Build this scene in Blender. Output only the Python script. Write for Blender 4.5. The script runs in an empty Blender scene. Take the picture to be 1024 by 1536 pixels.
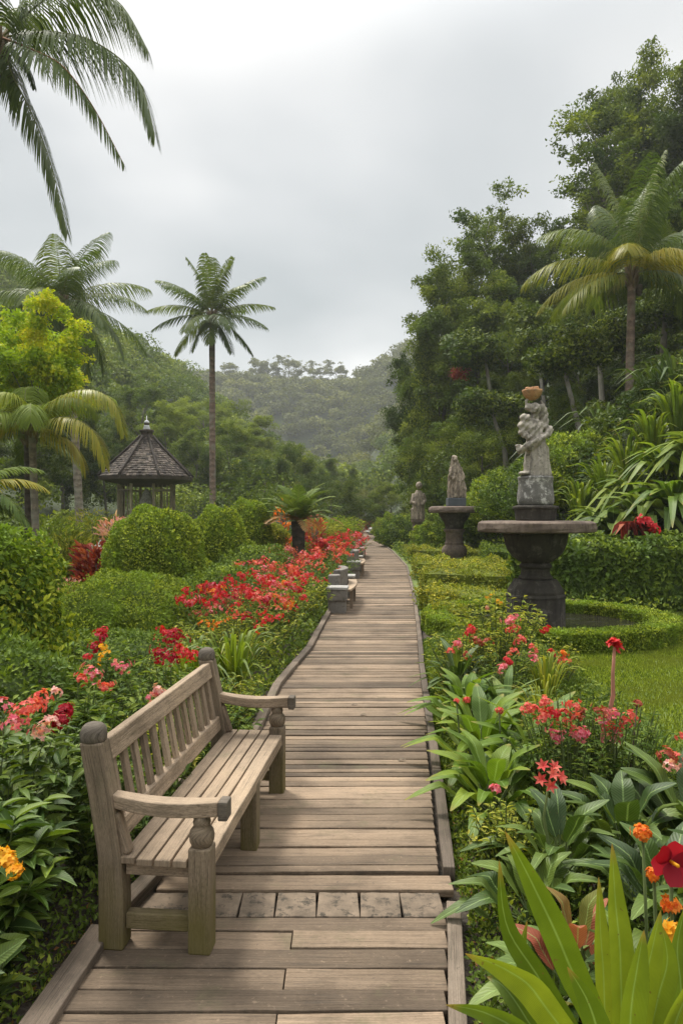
import bpy, bmesh, math, random
import numpy as np
from mathutils import Vector, Matrix, Quaternion

# ------------------------------------------------------------------ camera, sky, sun, exposure
S = bpy.context.scene
COL = S.collection
EYE = 1.7
F = 1100.0                                   # focal length in pixels of the 1024x1536 photograph
cam_d = bpy.data.cameras.new('camera')
cam_d.sensor_fit = 'VERTICAL'
cam_d.sensor_height = 36.0
cam_d.lens = F / 1536 * 36.0
cam_d.clip_end = 3000
cam = bpy.data.objects.new('camera', cam_d)
cam.location = (0, 0, EYE)
cam.rotation_euler = (math.radians(90), 0, 0)
COL.objects.link(cam)
S.camera = cam

SUN_EL, SUN_AZ = math.radians(58), math.radians(-35)   # azimuth measured from +Y towards +X
W = bpy.data.worlds.new("World"); S.world = W; W.use_nodes = True
nt = W.node_tree; nt.nodes.clear()
def wn(t, **k):
    n = nt.nodes.new(t)
    for a, b in k.items(): setattr(n, a, b)
    return n
sky = wn('ShaderNodeTexSky'); sky.sky_type = 'NISHITA'; sky.sun_disc = False
sky.sun_elevation = SUN_EL; sky.sun_rotation = SUN_AZ
b_sky = wn('ShaderNodeBackground'); b_sky.inputs[1].default_value = 0.08
nt.links.new(sky.outputs[0], b_sky.inputs[0])
tc = wn('ShaderNodeTexCoord')
sep = wn('ShaderNodeSeparateXYZ'); nt.links.new(tc.outputs['Generated'], sep.inputs[0])
addz = wn('ShaderNodeMath', operation='MAXIMUM'); nt.links.new(sep.outputs[2], addz.inputs[0]); addz.inputs[1].default_value = 0.0
addz2 = wn('ShaderNodeMath', operation='ADD'); nt.links.new(addz.outputs[0], addz2.inputs[0]); addz2.inputs[1].default_value = 0.35
comb = wn('ShaderNodeCombineXYZ')
for i in (0, 1):
    dv = wn('ShaderNodeMath', operation='DIVIDE'); nt.links.new(sep.outputs[i], dv.inputs[0]); nt.links.new(addz2.outputs[0], dv.inputs[1])
    nt.links.new(dv.outputs[0], comb.inputs[i])
comb.inputs[2].default_value = 9.4
n1 = wn('ShaderNodeTexNoise'); n1.inputs['Scale'].default_value = 0.95; n1.inputs['Detail'].default_value = 4.5; n1.inputs['Roughness'].default_value = 0.42
n1.inputs['Distortion'].default_value = 0.25
nt.links.new(comb.outputs[0], n1.inputs['Vector'])
cr = wn('ShaderNodeValToRGB')
e = cr.color_ramp.elements
e[0].position = 0.38; e[0].color = (0.57, 0.61, 0.625, 1)
e[1].position = 0.60; e[1].color = (1.16, 1.15, 1.13, 1)
m = cr.color_ramp.elements.new(0.5); m.color = (0.82, 0.84, 0.845, 1)
nt.links.new(n1.outputs[0], cr.inputs[0])
b_cl = wn('ShaderNodeBackground'); b_cl.inputs[1].default_value = 1.0
nt.links.new(cr.outputs[0], b_cl.inputs[0])
zr = wn('ShaderNodeMapRange'); zr.interpolation_type = 'SMOOTHSTEP'
nt.links.new(sep.outputs[2], zr.inputs['Value']); zr.inputs['From Min'].default_value = 0.50; zr.inputs['From Max'].default_value = 0.95
zr.inputs['To Min'].default_value = 0.51; zr.inputs['To Max'].default_value = 2.1
nt.links.new(zr.outputs[0], b_cl.inputs[1])
mxs = wn('ShaderNodeMixShader'); mxs.inputs[0].default_value = 0.93
nt.links.new(b_sky.outputs[0], mxs.inputs[1]); nt.links.new(b_cl.outputs[0], mxs.inputs[2])
wo = wn('ShaderNodeOutputWorld'); nt.links.new(mxs.outputs[0], wo.inputs[0])

sd = bpy.data.lights.new('sun', 'SUN'); sd.energy = 2.9; sd.angle = math.radians(12); sd.color = (1.0, 0.95, 0.86)
sun = bpy.data.objects.new('sun', sd); COL.objects.link(sun)
sdir = Vector((math.sin(SUN_AZ) * math.cos(SUN_EL), math.cos(SUN_AZ) * math.cos(SUN_EL), math.sin(SUN_EL)))
sun.rotation_euler = sdir.to_track_quat('Z', 'Y').to_euler()

S.view_settings.view_transform = 'Standard'; S.view_settings.look = 'None'
S.view_settings.exposure = 0.76; S.view_settings.gamma = 1.0; S.view_settings.use_curve_mapping = False
S.render.engine = 'CYCLES'
cy = S.cycles
cy.use_denoising = True; cy.denoiser = 'OPENIMAGEDENOISE'; cy.denoising_input_passes = 'RGB_ALBEDO_NORMAL'
cy.max_bounces = 6; cy.diffuse_bounces = 3; cy.glossy_bounces = 2; cy.transmission_bounces = 4
cy.transparent_max_bounces = 4; cy.volume_bounces = 1
cy.caustics_reflective = False; cy.caustics_refractive = False
cy.use_adaptive_sampling = True; cy.adaptive_threshold = 0.01

random.seed(7)
rng = np.random.default_rng(11)
PI = math.pi
def at(px, py, Y): return Vector(((px - 512) / F * Y, Y, EYE - (py - 768) / F * Y))
def ground_at(px, py, z=0.0):
    Y = (EYE - z) * F / (py - 768); return Vector(((px - 512) / F * Y, Y, z))

# ------------------------------------------------------------------ materials
MATS = {}
def newmat(name):
    m = bpy.data.materials.new(name); m.use_nodes = True
    t = m.node_tree; t.nodes.clear()
    return m, t
def N(t, kind, **k):
    n = t.nodes.new(kind)
    for a, b in k.items():
        if a in ('Scale', 'Detail', 'Roughness', 'Distortion', 'W', 'Strength', 'Distance', 'Randomness'): n.inputs[a].default_value = b
        else: setattr(n, a, b)
    return n
def ramp(t, stops, src=None, interp='LINEAR'):
    r = N(t, 'ShaderNodeValToRGB'); r.color_ramp.interpolation = interp
    el = r.color_ramp.elements
    el[0].position, el[0].color = stops[0][0], (*stops[0][1], 1)
    el[1].position, el[1].color = stops[-1][0], (*stops[-1][1], 1)
    for p, c in stops[1:-1]:
        x = el.new(p); x.color = (*c, 1)
    if src is not None: t.links.new(src, r.inputs[0])
    return r
def mixc(t, fac, a, b, mode='MIX'):
    mx = N(t, 'ShaderNodeMix', data_type='RGBA', blend_type=mode)
    for s, i in ((fac, 0), (a, 6), (b, 7)):
        if isinstance(s, (int, float)): mx.inputs[i].default_value = s
        elif isinstance(s, tuple): mx.inputs[i].default_value = (*s, 1)
        else: t.links.new(s, mx.inputs[i])
    return mx.outputs[2]
def out(t, sh):
    o = N(t, 'ShaderNodeOutputMaterial'); t.links.new(sh, o.inputs[0])
def attr(t, n='rnd'):
    a = N(t, 'ShaderNodeAttribute'); a.attribute_name = n; return a.outputs['Fac']
def objcoord(t): return N(t, 'ShaderNodeTexCoord').outputs['Object']
def bump(t, h, strength, dist=0.01):
    b = N(t, 'ShaderNodeBump'); b.inputs['Strength'].default_value = strength; b.inputs['Distance'].default_value = dist
    t.links.new(h, b.inputs['Height']); return b.outputs[0]

def leafmat(name, stops, trans=0.28, rough=0.62, spec=0.16, vein=False, par=False, patch=None, patch_scale=1.2, tip=None):
    """stops: colours spread over the leaves by their own random number; patch: second tint in broad patches"""
    m, t = newmat(name)
    stops = [(a * 1.22, b, c_ * 0.95) for a, b, c_ in stops] if name.find('petal') < 0 and name.find('red') < 0 else stops
    n = len(stops)
    c = ramp(t, [(i / (n - 1), s) for i, s in enumerate(stops)], attr(t)).outputs[0]
    if patch:
        no = N(t, 'ShaderNodeTexNoise', Scale=patch_scale, Detail=2.0)
        t.links.new(objcoord(t), no.inputs['Vector'])
        f = ramp(t, [(0.42, (0, 0, 0)), (0.62, (1, 1, 1))], no.outputs[0]).outputs[0]
        c = mixc(t, f, c, patch)
        r2 = ramp(t, [(0, (0.62,) * 3), (1, (1.35,) * 3)], attr(t)).outputs[0]
        c = mixc(t, 0.8, c, r2, 'MULTIPLY')
    if vein:
        uv = N(t, 'ShaderNodeUVMap'); sp = N(t, 'ShaderNodeSeparateXYZ'); t.links.new(uv.outputs[0], sp.inputs[0])
        d = N(t, 'ShaderNodeMath', operation='SUBTRACT'); t.links.new(sp.outputs[0], d.inputs[0]); d.inputs[1].default_value = 0.5
        ab = N(t, 'ShaderNodeMath', operation='ABSOLUTE'); t.links.new(d.outputs[0], ab.inputs[0])
        mid = ramp(t, [(0.02, (1, 1, 1)), (0.055, (0, 0, 0))], ab.outputs[0]).outputs[0]
        c = mixc(t, mid, c, mixc(t, 0.5, c, (0.30, 0.42, 0.14)))
        # side veins sweep forward from the midrib
        ad = N(t, 'ShaderNodeMath', operation='MULTIPLY_ADD'); t.links.new(ab.outputs[0], ad.inputs[0]); ad.inputs[1].default_value = 1.6 if par else -0.35
        if par: ad.inputs[2].default_value = 0.0
        else: t.links.new(sp.outputs[1], ad.inputs[2])
        ml = N(t, 'ShaderNodeMath', operation='MULTIPLY'); t.links.new(ad.outputs[0], ml.inputs[0]); ml.inputs[1].default_value = 95.0
        sn = N(t, 'ShaderNodeMath', operation='SINE'); t.links.new(ml.outputs[0], sn.inputs[0])
        vv = ramp(t, [(0.0, (0.80 if par else 0.89,) * 3), (1.0, (1.06,) * 3)], sn.outputs[0]).outputs[0]
        c = mixc(t, 1.0, c, vv, 'MULTIPLY')
        if tip:
            tf = ramp(t, [(0.88, (0, 0, 0)), (0.98, (1, 1, 1))], sp.outputs[1]).outputs[0]
            c = mixc(t, tf, c, tip)
        no = N(t, 'ShaderNodeTexNoise', Scale=18.0, Detail=3.0); t.links.new(objcoord(t), no.inputs['Vector'])
        sp2 = N(t, 'ShaderNodeTexNoise', Scale=70.0, Detail=2.0); t.links.new(objcoord(t), sp2.inputs['Vector'])
        c = mixc(t, ramp(t, [(0.70, (0,) * 3), (0.74, (0.7,) * 3)], sp2.outputs[0]).outputs[0], c, (0.14, 0.09, 0.03))
        c = mixc(t, ramp(t, [(0.35, (0.45,) * 3), (0.7, (0,) * 3)], no.outputs[0]).outputs[0], c, mixc(t, 1.0, c, (0.55, 0.6, 0.5), 'MULTIPLY'))
    p = N(t, 'ShaderNodeBsdfPrincipled'); t.links.new(c, p.inputs['Base Color'])
    p.inputs['Roughness'].default_value = rough; p.inputs['Specular IOR Level'].default_value = spec
    if vein:
        t.links.new(bump(t, sn.outputs[0], 0.25, 0.002), p.inputs['Normal'])
    tr = N(t, 'ShaderNodeBsdfTranslucent')
    t.links.new(mixc(t, 1.0, c, (1.5, 1.5, 0.75), 'MULTIPLY'), tr.inputs[0])
    mx = N(t, 'ShaderNodeMixShader'); mx.inputs[0].default_value = trans
    t.links.new(p.outputs[0], mx.inputs[1]); t.links.new(tr.outputs[0], mx.inputs[2])
    out(t, mx.outputs[0]); MATS[name] = m
    return m

def woodmat(name, c1, c2, c3, dirt=(0.07, 0.06, 0.045), green=None, gz=0.3, contrast=1.0):
    m, t = newmat(name)
    uv = N(t, 'ShaderNodeUVMap')
    mp = N(t, 'ShaderNodeMapping'); mp.inputs['Scale'].default_value = (2.6, 60, 1); t.links.new(uv.outputs[0], mp.inputs[0])
    g = N(t, 'ShaderNodeTexNoise', Scale=1.0, Detail=6.0, Roughness=0.62, Distortion=0.6); t.links.new(mp.outputs[0], g.inputs['Vector'])
    mp2 = N(t, 'ShaderNodeMapping'); mp2.inputs['Scale'].default_value = (4, 230, 1); t.links.new(uv.outputs[0], mp2.inputs[0])
    g2 = N(t, 'ShaderNodeTexNoise', Scale=1.0, Detail=3.0, Roughness=0.7); t.links.new(mp2.outputs[0], g2.inputs['Vector'])
    base = ramp(t, [(0.0, c1), (0.5, c2), (1.0, c3)], attr(t)).outputs[0]
    gr = ramp(t, [(0.3, (0.45, 0.43, 0.41)), (0.47, (0.95, 0.94, 0.93)), (0.55, (1.02, 1.02, 1.02)), (0.7, (1.38, 1.37, 1.36))], g.outputs[0]).outputs[0]
    c = mixc(t, contrast, base, gr, 'MULTIPLY')
    crk = ramp(t, [(0.33, (0.22, 0.2, 0.18)), (0.42, (1, 1, 1))], g2.outputs[0]).outputs[0]
    c = mixc(t, 0.85, c, crk, 'MULTIPLY')
    mp3 = N(t, 'ShaderNodeMapping'); mp3.inputs['Scale'].default_value = (45, 160, 1); t.links.new(uv.outputs[0], mp3.inputs[0])
    g3 = N(t, 'ShaderNodeTexNoise', Scale=1.0, Detail=4.0, Roughness=0.75); t.links.new(mp3.outputs[0], g3.inputs['Vector'])
    c = mixc(t, 1.0, c, ramp(t, [(0.34, (0.6, 0.59, 0.58)), (0.5, (1, 1, 1)), (0.68, (1.25, 1.24, 1.22))], g3.outputs[0]).outputs[0], 'MULTIPLY')
    wet = N(t, 'ShaderNodeTexNoise', Scale=1.7, Detail=5.0, Roughness=0.6); t.links.new(objcoord(t), wet.inputs['Vector'])
    c = mixc(t, 1.0, c, ramp(t, [(0.35, (0.62, 0.61, 0.60)), (0.52, (1, 1, 1)), (0.7, (1.15, 1.13, 1.1))], wet.outputs[0]).outputs[0], 'MULTIPLY')
    mpb = N(t, 'ShaderNodeMapping'); mpb.inputs['Scale'].default_value = (2.2, 6, 1); t.links.new(uv.outputs[0], mpb.inputs[0])
    bl = N(t, 'ShaderNodeTexNoise', Scale=1.6, Detail=7.0, Roughness=0.68); t.links.new(mpb.outputs[0], bl.inputs['Vector'])
    c = mixc(t, ramp(t, [(0.53, (0, 0, 0)), (0.66, (0.55,) * 3), (0.8, (0.85,) * 3)], bl.outputs[0]).outputs[0], c, dirt)
    lc = N(t, 'ShaderNodeTexNoise', Scale=38.0, Detail=5.0, Roughness=0.7); t.links.new(objcoord(t), lc.inputs['Vector'])
    c = mixc(t, ramp(t, [(0.60, (0, 0, 0)), (0.70, (0.22,) * 3)], lc.outputs[0]).outputs[0], c, tuple(min(1, x * 1.35) for x in c3))
    c = mixc(t, ramp(t, [(0.30, (0.6,) * 3), (0.37, (0, 0, 0))], lc.outputs[0]).outputs[0], c, dirt)
    ms = N(t, 'ShaderNodeTexNoise', Scale=3.2, Detail=6.0, Roughness=0.7); t.links.new(objcoord(t), ms.inputs['Vector'])
    c = mixc(t, ramp(t, [(0.56, (0, 0, 0)), (0.70, (0.45,) * 3)], ms.outputs[0]).outputs[0], c, (0.085, 0.082, 0.04))
    if green:
        geo = N(t, 'ShaderNodeTexCoord'); sp = N(t, 'ShaderNodeSeparateXYZ'); t.links.new(geo.outputs['Object'], sp.inputs[0])
        gn = N(t, 'ShaderNodeTexNoise', Scale=9.0, Detail=4.0); mpg = N(t, 'ShaderNodeMapping'); mpg.inputs['Scale'].default_value = (1, 1, 0.35)
        t.links.new(geo.outputs['Object'], mpg.inputs[0]); t.links.new(mpg.outputs[0], gn.inputs['Vector'])
        ma = N(t, 'ShaderNodeMath', operation='MULTIPLY_ADD'); t.links.new(gn.outputs[0], ma.inputs[0]); ma.inputs[1].default_value = -0.5; t.links.new(sp.outputs[2], ma.inputs[2])
        ma2 = N(t, 'ShaderNodeMath', operation='ADD'); t.links.new(ma.outputs[0], ma2.inputs[0]); ma2.inputs[1].default_value = 0.22
        f = ramp(t, [(0.0, (0.75,) * 3), (gz, (0, 0, 0))], ma2.outputs[0]).outputs[0]
        c = mixc(t, f, c, green)
    p = N(t, 'ShaderNodeBsdfPrincipled'); t.links.new(c, p.inputs['Base Color']); p.inputs['Roughness'].default_value = 0.82
    p.inputs['Specular IOR Level'].default_value = 0.25
    hh = mixc(t, 0.5, g.outputs[0], g2.outputs[0])
    t.links.new(bump(t, hh, 0.55, 0.006), p.inputs['Normal'])
    out(t, p.outputs[0]); MATS[name] = m
    return m

def stonemat(name, c1, c2, spots=None, spot_scale=14, rough=0.9, scale=3.0, bmp=0.5, bd=0.02, streak=None):
    m, t = newmat(name)
    co = objcoord(t)
    a = N(t, 'ShaderNodeTexNoise', Scale=scale, Detail=9.0, Roughness=0.68); t.links.new(co, a.inputs['Vector'])
    c = ramp(t, [(0.32, c1), (0.68, c2)], a.outputs[0]).outputs[0]
    b = N(t, 'ShaderNodeTexNoise', Scale=spot_scale, Detail=6.0, Roughness=0.75); t.links.new(co, b.inputs['Vector'])
    if spots: c = mixc(t, ramp(t, [(0.52, (0, 0, 0)), (0.62, (0.9,) * 3)], b.outputs[0]).outputs[0], c, spots)
    if streak:
        mp = N(t, 'ShaderNodeMapping'); mp.inputs['Scale'].default_value = (9, 9, 1.1); t.links.new(co, mp.inputs[0])
        s = N(t, 'ShaderNodeTexNoise', Scale=1.4, Detail=6.0, Roughness=0.6); t.links.new(mp.outputs[0], s.inputs['Vector'])
        c = mixc(t, ramp(t, [(0.5, (0, 0, 0)), (0.68, (0.8,) * 3)], s.outputs[0]).outputs[0], c, streak)
    p = N(t, 'ShaderNodeBsdfPrincipled'); t.links.new(c, p.inputs['Base Color']); p.inputs['Roughness'].default_value = rough
    p.inputs['Specular IOR Level'].default_value = 0.3
    t.links.new(bump(t, mixc(t, 0.6, a.outputs[0], b.outputs[0]), bmp, bd), p.inputs['Normal'])
    out(t, p.outputs[0]); MATS[name] = m
    return m

def barkmat(name, c1, c2, ring=0.0, lichen=None):
    m, t = newmat(name)
    co = objcoord(t)
    mp = N(t, 'ShaderNodeMapping'); mp.inputs['Scale'].default_value = (6, 6, 1.4 if not ring else 7); t.links.new(co, mp.inputs[0])
    a = N(t, 'ShaderNodeTexNoise', Scale=1.5, Detail=8.0, Roughness=0.7); t.links.new(mp.outputs[0], a.inputs['Vector'])
    c = ramp(t, [(0.33, c1), (0.68, c2)], a.outputs[0]).outputs[0]
    h = a.outputs[0]
    if ring:
        sp = N(t, 'ShaderNodeSeparateXYZ'); t.links.new(co, sp.inputs[0])
        ma = N(t, 'ShaderNodeMath', operation='MULTIPLY_ADD'); t.links.new(sp.outputs[2], ma.inputs[0]); ma.inputs[1].default_value = ring; t.links.new(a.outputs[0], ma.inputs[2])
        mm = N(t, 'ShaderNodeMath', operation='MULTIPLY'); t.links.new(ma.outputs[0], mm.inputs[0]); mm.inputs[1].default_value = 2 * PI
        si = N(t, 'ShaderNodeMath', operation='SINE'); t.links.new(mm.outputs[0], si.inputs[0])
        c = mixc(t, 0.7, c, ramp(t, [(0.0, (0.62,) * 3), (0.4, (1.05,) * 3)], si.outputs[0]).outputs[0], 'MULTIPLY')
        h = si.outputs[0]
    if lichen:
        l = N(t, 'ShaderNodeTexNoise', Scale=2.2, Detail=5.0); t.links.new(co, l.inputs['Vector'])
        c = mixc(t, ramp(t, [(0.5, (0, 0, 0)), (0.62, (0.7,) * 3)], l.outputs[0]).outputs[0], c, lichen)
    p = N(t, 'ShaderNodeBsdfPrincipled'); t.links.new(c, p.inputs['Base Color']); p.inputs['Roughness'].default_value = 0.9
    t.links.new(bump(t, h, 0.5, 0.02), p.inputs['Normal'])
    out(t, p.outputs[0]); MATS[name] = m
    return m

def groundmat(name, cs, scale=4.0, rough=0.95, bd=0.03):
    m, t = newmat(name)
    co = objcoord(t)
    a = N(t, 'ShaderNodeTexNoise', Scale=scale, Detail=10.0, Roughness=0.72); t.links.new(co, a.inputs['Vector'])
    n = len(cs)
    c = ramp(t, [(0.3 + 0.4 * i / (n - 1), s) for i, s in enumerate(cs)], a.outputs[0]).outputs[0]
    b = N(t, 'ShaderNodeTexNoise', Scale=scale * 14, Detail=3.0); t.links.new(co, b.inputs['Vector'])
    c = mixc(t, 0.8, c, ramp(t, [(0.3, (0.6,) * 3), (0.7, (1.3,) * 3)], b.outputs[0]).outputs[0], 'MULTIPLY')
    p = N(t, 'ShaderNodeBsdfPrincipled'); t.links.new(c, p.inputs['Base Color']); p.inputs['Roughness'].default_value = rough
    t.links.new(bump(t, b.outputs[0], 0.7, bd), p.inputs['Normal'])
    out(t, p.outputs[0]); MATS[name] = m
    return m

# ------------------------------------------------------------------ mesh builder
class G:
    def __init__(s): s.v = []; s.f = []; s.r = []; s.u = []; s.n = 0
    def add(s, V, Fc, rnd=None, uv=None):
        V = np.asarray(V, float); Fc = np.asarray(Fc, int)
        if len(V) == 0: return
        s.v.append(V); s.f.append(Fc + s.n); s.n += len(V)
        if rnd is None: rnd = random.random()
        s.r.append(np.full(len(Fc), rnd) if np.isscalar(rnd) else np.asarray(rnd, float))
        s.u.append(np.zeros((len(V), 2)) if uv is None else np.asarray(uv, float))
    def mesh(s, name, mat, smooth=True, uv=True):
        me = bpy.data.meshes.new(name)
        V = np.concatenate(s.v); Fc = np.concatenate(s.f); R = np.concatenate(s.r); U = np.concatenate(s.u)
        me.vertices.add(len(V)); me.vertices.foreach_set('co', V.astype(np.float32).ravel())
        me.loops.add(Fc.size); me.loops.foreach_set('vertex_index', Fc.astype(np.int32).ravel())
        me.polygons.add(len(Fc)); me.polygons.foreach_set('loop_start', np.arange(0, Fc.size, 4, dtype=np.int32))
        me.polygons.foreach_set('use_smooth', np.full(len(Fc), bool(smooth)))
        a = me.attributes.new('rnd', 'FLOAT', 'FACE'); a.data.foreach_set('value', R.astype(np.float32))
        if uv:
            l = me.uv_layers.new(name='UVMap'); l.data.foreach_set('uv', U[Fc.ravel()].astype(np.float32).ravel())
        me.update(calc_edges=True)
        me.materials.append(mat)
        return me

def tag(o, label=None, cat=None, group=None, kind=None):
    if label: o['label'] = label
    if cat: o['category'] = cat
    if group: o['group'] = group
    if kind: o['kind'] = kind
    return o
def mkobj(name, me, parent=None, loc=(0, 0, 0)):
    o = bpy.data.objects.new(name, me); COL.objects.link(o); o.location = loc
    if parent is not None: o.parent = parent
    return o
def obj(name, g, mat, parent=None, loc=(0, 0, 0), smooth=True, uv=True, bevel=0.0):
    o = mkobj(name, g.mesh(name, mat, smooth, uv), parent, loc)
    if bevel:
        b = o.modifiers.new('bevel', 'BEVEL'); b.width = bevel; b.segments = 2; b.limit_method = 'ANGLE'; b.angle_limit = 0.6
    return o
def thing(name, label, cat, loc=(0, 0, 0), group=None, rz=0.0):
    o = bpy.data.objects.new(name, None); COL.objects.link(o); o.location = loc; o.rotation_euler = (0, 0, rz)
    o.empty_display_size = 0.2
    return tag(o, label, cat, group)
def dup(root, loc, rz=0.0, sc=1.0, label=None, group=None):
    r = root.copy(); COL.objects.link(r); r.location = loc; r.rotation_euler = (0, 0, rz)
    r.scale = (sc, sc, sc) if not hasattr(sc, '__len__') else sc
    if label: r['label'] = label
    if group: r['group'] = group
    for ch in list(root.children):
        c = ch.copy(); COL.objects.link(c); c.parent = r
        for gch in ch.children:
            d = gch.copy(); COL.objects.link(d); d.parent = c
    return r

def unit(a): return a / np.maximum(np.linalg.norm(a, axis=-1, keepdims=True), 1e-9)

# ---- leaf templates (x across, y along, z normal; length 1, width 1)
T_DIAMOND = (np.array([(0, 0, 0), (-.5, .42, .10), (0, 1, -.02), (.5, .42, .10)]), np.array([(0, 3, 2, 1)]), np.array([(.5, 0), (0, .4), (.5, 1), (1, .4)]))
def ribbon_template(n=4, prof=None, fold=0.12, curl=0.25, base=0.06):
    if prof is None: prof = lambda t: math.sin(PI * min(1, t ** 0.8 * 0.98 + 0.01)) ** 0.9
    V, U, Fc = [], [], []
    for i in range(n + 1):
        t = i / n; w = max(base * (1 - t), prof(t)) * 0.5 if i < n else 0.02
        y = t; z = -curl * t * t
        for sx in (-1, 0, 1):
            V.append((sx * w, y, z + (fold * w * 2 if sx else 0))); U.append((0.5 + 0.5 * sx, t))
    for i in range(n):
        for k in (0, 1):
            a = i * 3 + k; Fc.append((a, a + 1, a + 4, a + 3))
    return np.array(V), np.array(Fc), np.array(U)
T_LEAF = ribbon_template(4)
T_LEAF3 = ribbon_template(3)
T_LANCE = ribbon_template(5, lambda t: math.sin(PI * t ** 0.7) ** 0.8, curl=0.35)

def scatter(g, T, P, D, Nn, L, Wd, rnd=None):
    """put template T at points P with its axis along D and its normal near Nn, length L, width Wd"""
    V, Fc, U = T
    P = np.asarray(P, float); n = len(P)
    y = unit(np.asarray(D, float)); z = np.asarray(Nn, float); z = z - (z * y).sum(1, keepdims=True) * y; z = unit(z)
    x = np.cross(y, z)
    L = np.broadcast_to(np.asarray(L, float), (n,))[:, None, None]; Wd = np.broadcast_to(np.asarray(Wd, float), (n,))[:, None, None]
    vv = P[:, None, :] + V[None, :, 0:1] * Wd * x[:, None, :] + V[None, :, 1:2] * L * y[:, None, :] + V[None, :, 2:3] * L * z[:, None, :]
    k = len(V)
    ff = Fc[None] + (np.arange(n) * k)[:, None, None]
    if rnd is None: rnd = rng.random(n)
    g.add(vv.reshape(-1, 3), ff.reshape(-1, 4), np.repeat(rnd, len(Fc)), np.tile(U, (n, 1)))

def rdir(n, up=0.0):
    d = rng.normal(size=(n, 3)); d = unit(d); d[:, 2] += up; return unit(d)

def blob_leaves(g, c, r, n, size, T=T_DIAMOND, up=0.25, shell=0.35, jit=0.6, wr=0.55, cutz=None, droop=0.1, rnd=None, lump=0.0):
    """leaves through the outer shell of an ellipsoid"""
    r = np.broadcast_to(np.asarray(r, float), (3,))
    d = rdir(n, up)
    rad = 1 - shell * rng.random(n) ** 1.4
    if lump:
        rad *= 1 + lump * (np.sin(d[:, 0] * 5 + c[0] * 9) * np.sin(d[:, 1] * 6 + c[1] * 7) + 0.6 * np.sin(d[:, 2] * 9 + d[:, 0] * 7))
    P = np.asarray(c, float) + d * rad[:, None] * r
    nn = unit(d / r * r.mean() + rng.normal(size=(n, 3)) * jit)
    ax = unit(np.cross(nn, rng.normal(size=(n, 3)))) + d * 0.45; ax[:, 2] -= droop
    sz = size * (0.65 + 0.7 * rng.random(n))
    if cutz is not None:
        k = P[:, 2] > cutz; P, nn, ax, sz = P[k], nn[k], ax[k], sz[k]
        if rnd is not None: rnd = rnd[k]
    scatter(g, T, P, ax, nn, sz, sz * wr, rnd)

def tube(g, pts, rad, k=8, rnd=0.5, cap=True, uvs=1.0):
    pts = [Vector(p) for p in pts]; n = len(pts)
    if not hasattr(rad, '__len__'): rad = [rad] * n
    V, U, Fc = [], [], []
    ref = Vector((0, 0, 1))
    t0 = (pts[1] - pts[0]).normalized()
    if abs(t0.dot(ref)) > 0.9: ref = Vector((1, 0, 0))
    x = t0.cross(ref).normalized(); L = 0
    for i in range(n):
        t = ((pts[min(i + 1, n - 1)] - pts[max(i - 1, 0)])).normalized()
        x = (x - t * x.dot(t)).normalized(); y = t.cross(x)
        if i: L += (pts[i] - pts[i - 1]).length
        for j in range(k):
            a = 2 * PI * j / k
            V.append(pts[i] + (x * math.cos(a) + y * math.sin(a)) * rad[i]); U.append((L * uvs, j / k * 2 * PI * rad[i]))
    for i in range(n - 1):
        for j in range(k):
            a = i * k + j; b = i * k + (j + 1) % k
            Fc.append((a, b, b + k, a + k))
    if cap:
        for base, p, fl in ((0, pts[0], 1), ((n - 1) * k, pts[-1], 0)):
            c = len(V); V.append(p); U.append((0, 0))
            for j in range(0, k, 2):
                q = (c, base + j, base + (j + 1) % k, base + (j + 2) % k)
                Fc.append(q[::-1] if fl else q)
    g.add([tuple(v) for v in V], Fc, rnd, U)

def lathe(g, prof, k=24, c=(0, 0, 0), rnd=0.5, sq=0.0, rot=0.0, jit=0.0):
    """prof: (r, z) from bottom to top; sq 0 round .. 1 square; closed with flat caps"""
    V, U, Fc = [], [], []
    prof = [(0.0001, prof[0][1])] + list(prof) + [(0.0001, prof[-1][1])]
    for i, (r, z) in enumerate(prof):
        for j in range(k):
            a = 2 * PI * j / k + rot
            ca, sa = math.cos(a), math.sin(a)
            rr = r
            if sq: rr = r * ((1 - sq) + sq / max(abs(math.cos(2 * PI * j / k - round((2 * PI * j / k) / (PI / 2)) * (PI / 2))), 0.7))
            rr *= 1 + jit * math.sin(j * 2.3 + i * 1.7)
            V.append((c[0] + rr * ca, c[1] + rr * sa, c[2] + z)); U.append((z, a * r))
    for i in range(len(prof) - 1):
        for j in range(k):
            a = i * k + j; b = i * k + (j + 1) % k
            Fc.append((a, b, b + k, a + k))
    g.add(V, Fc, rnd, U)

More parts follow.
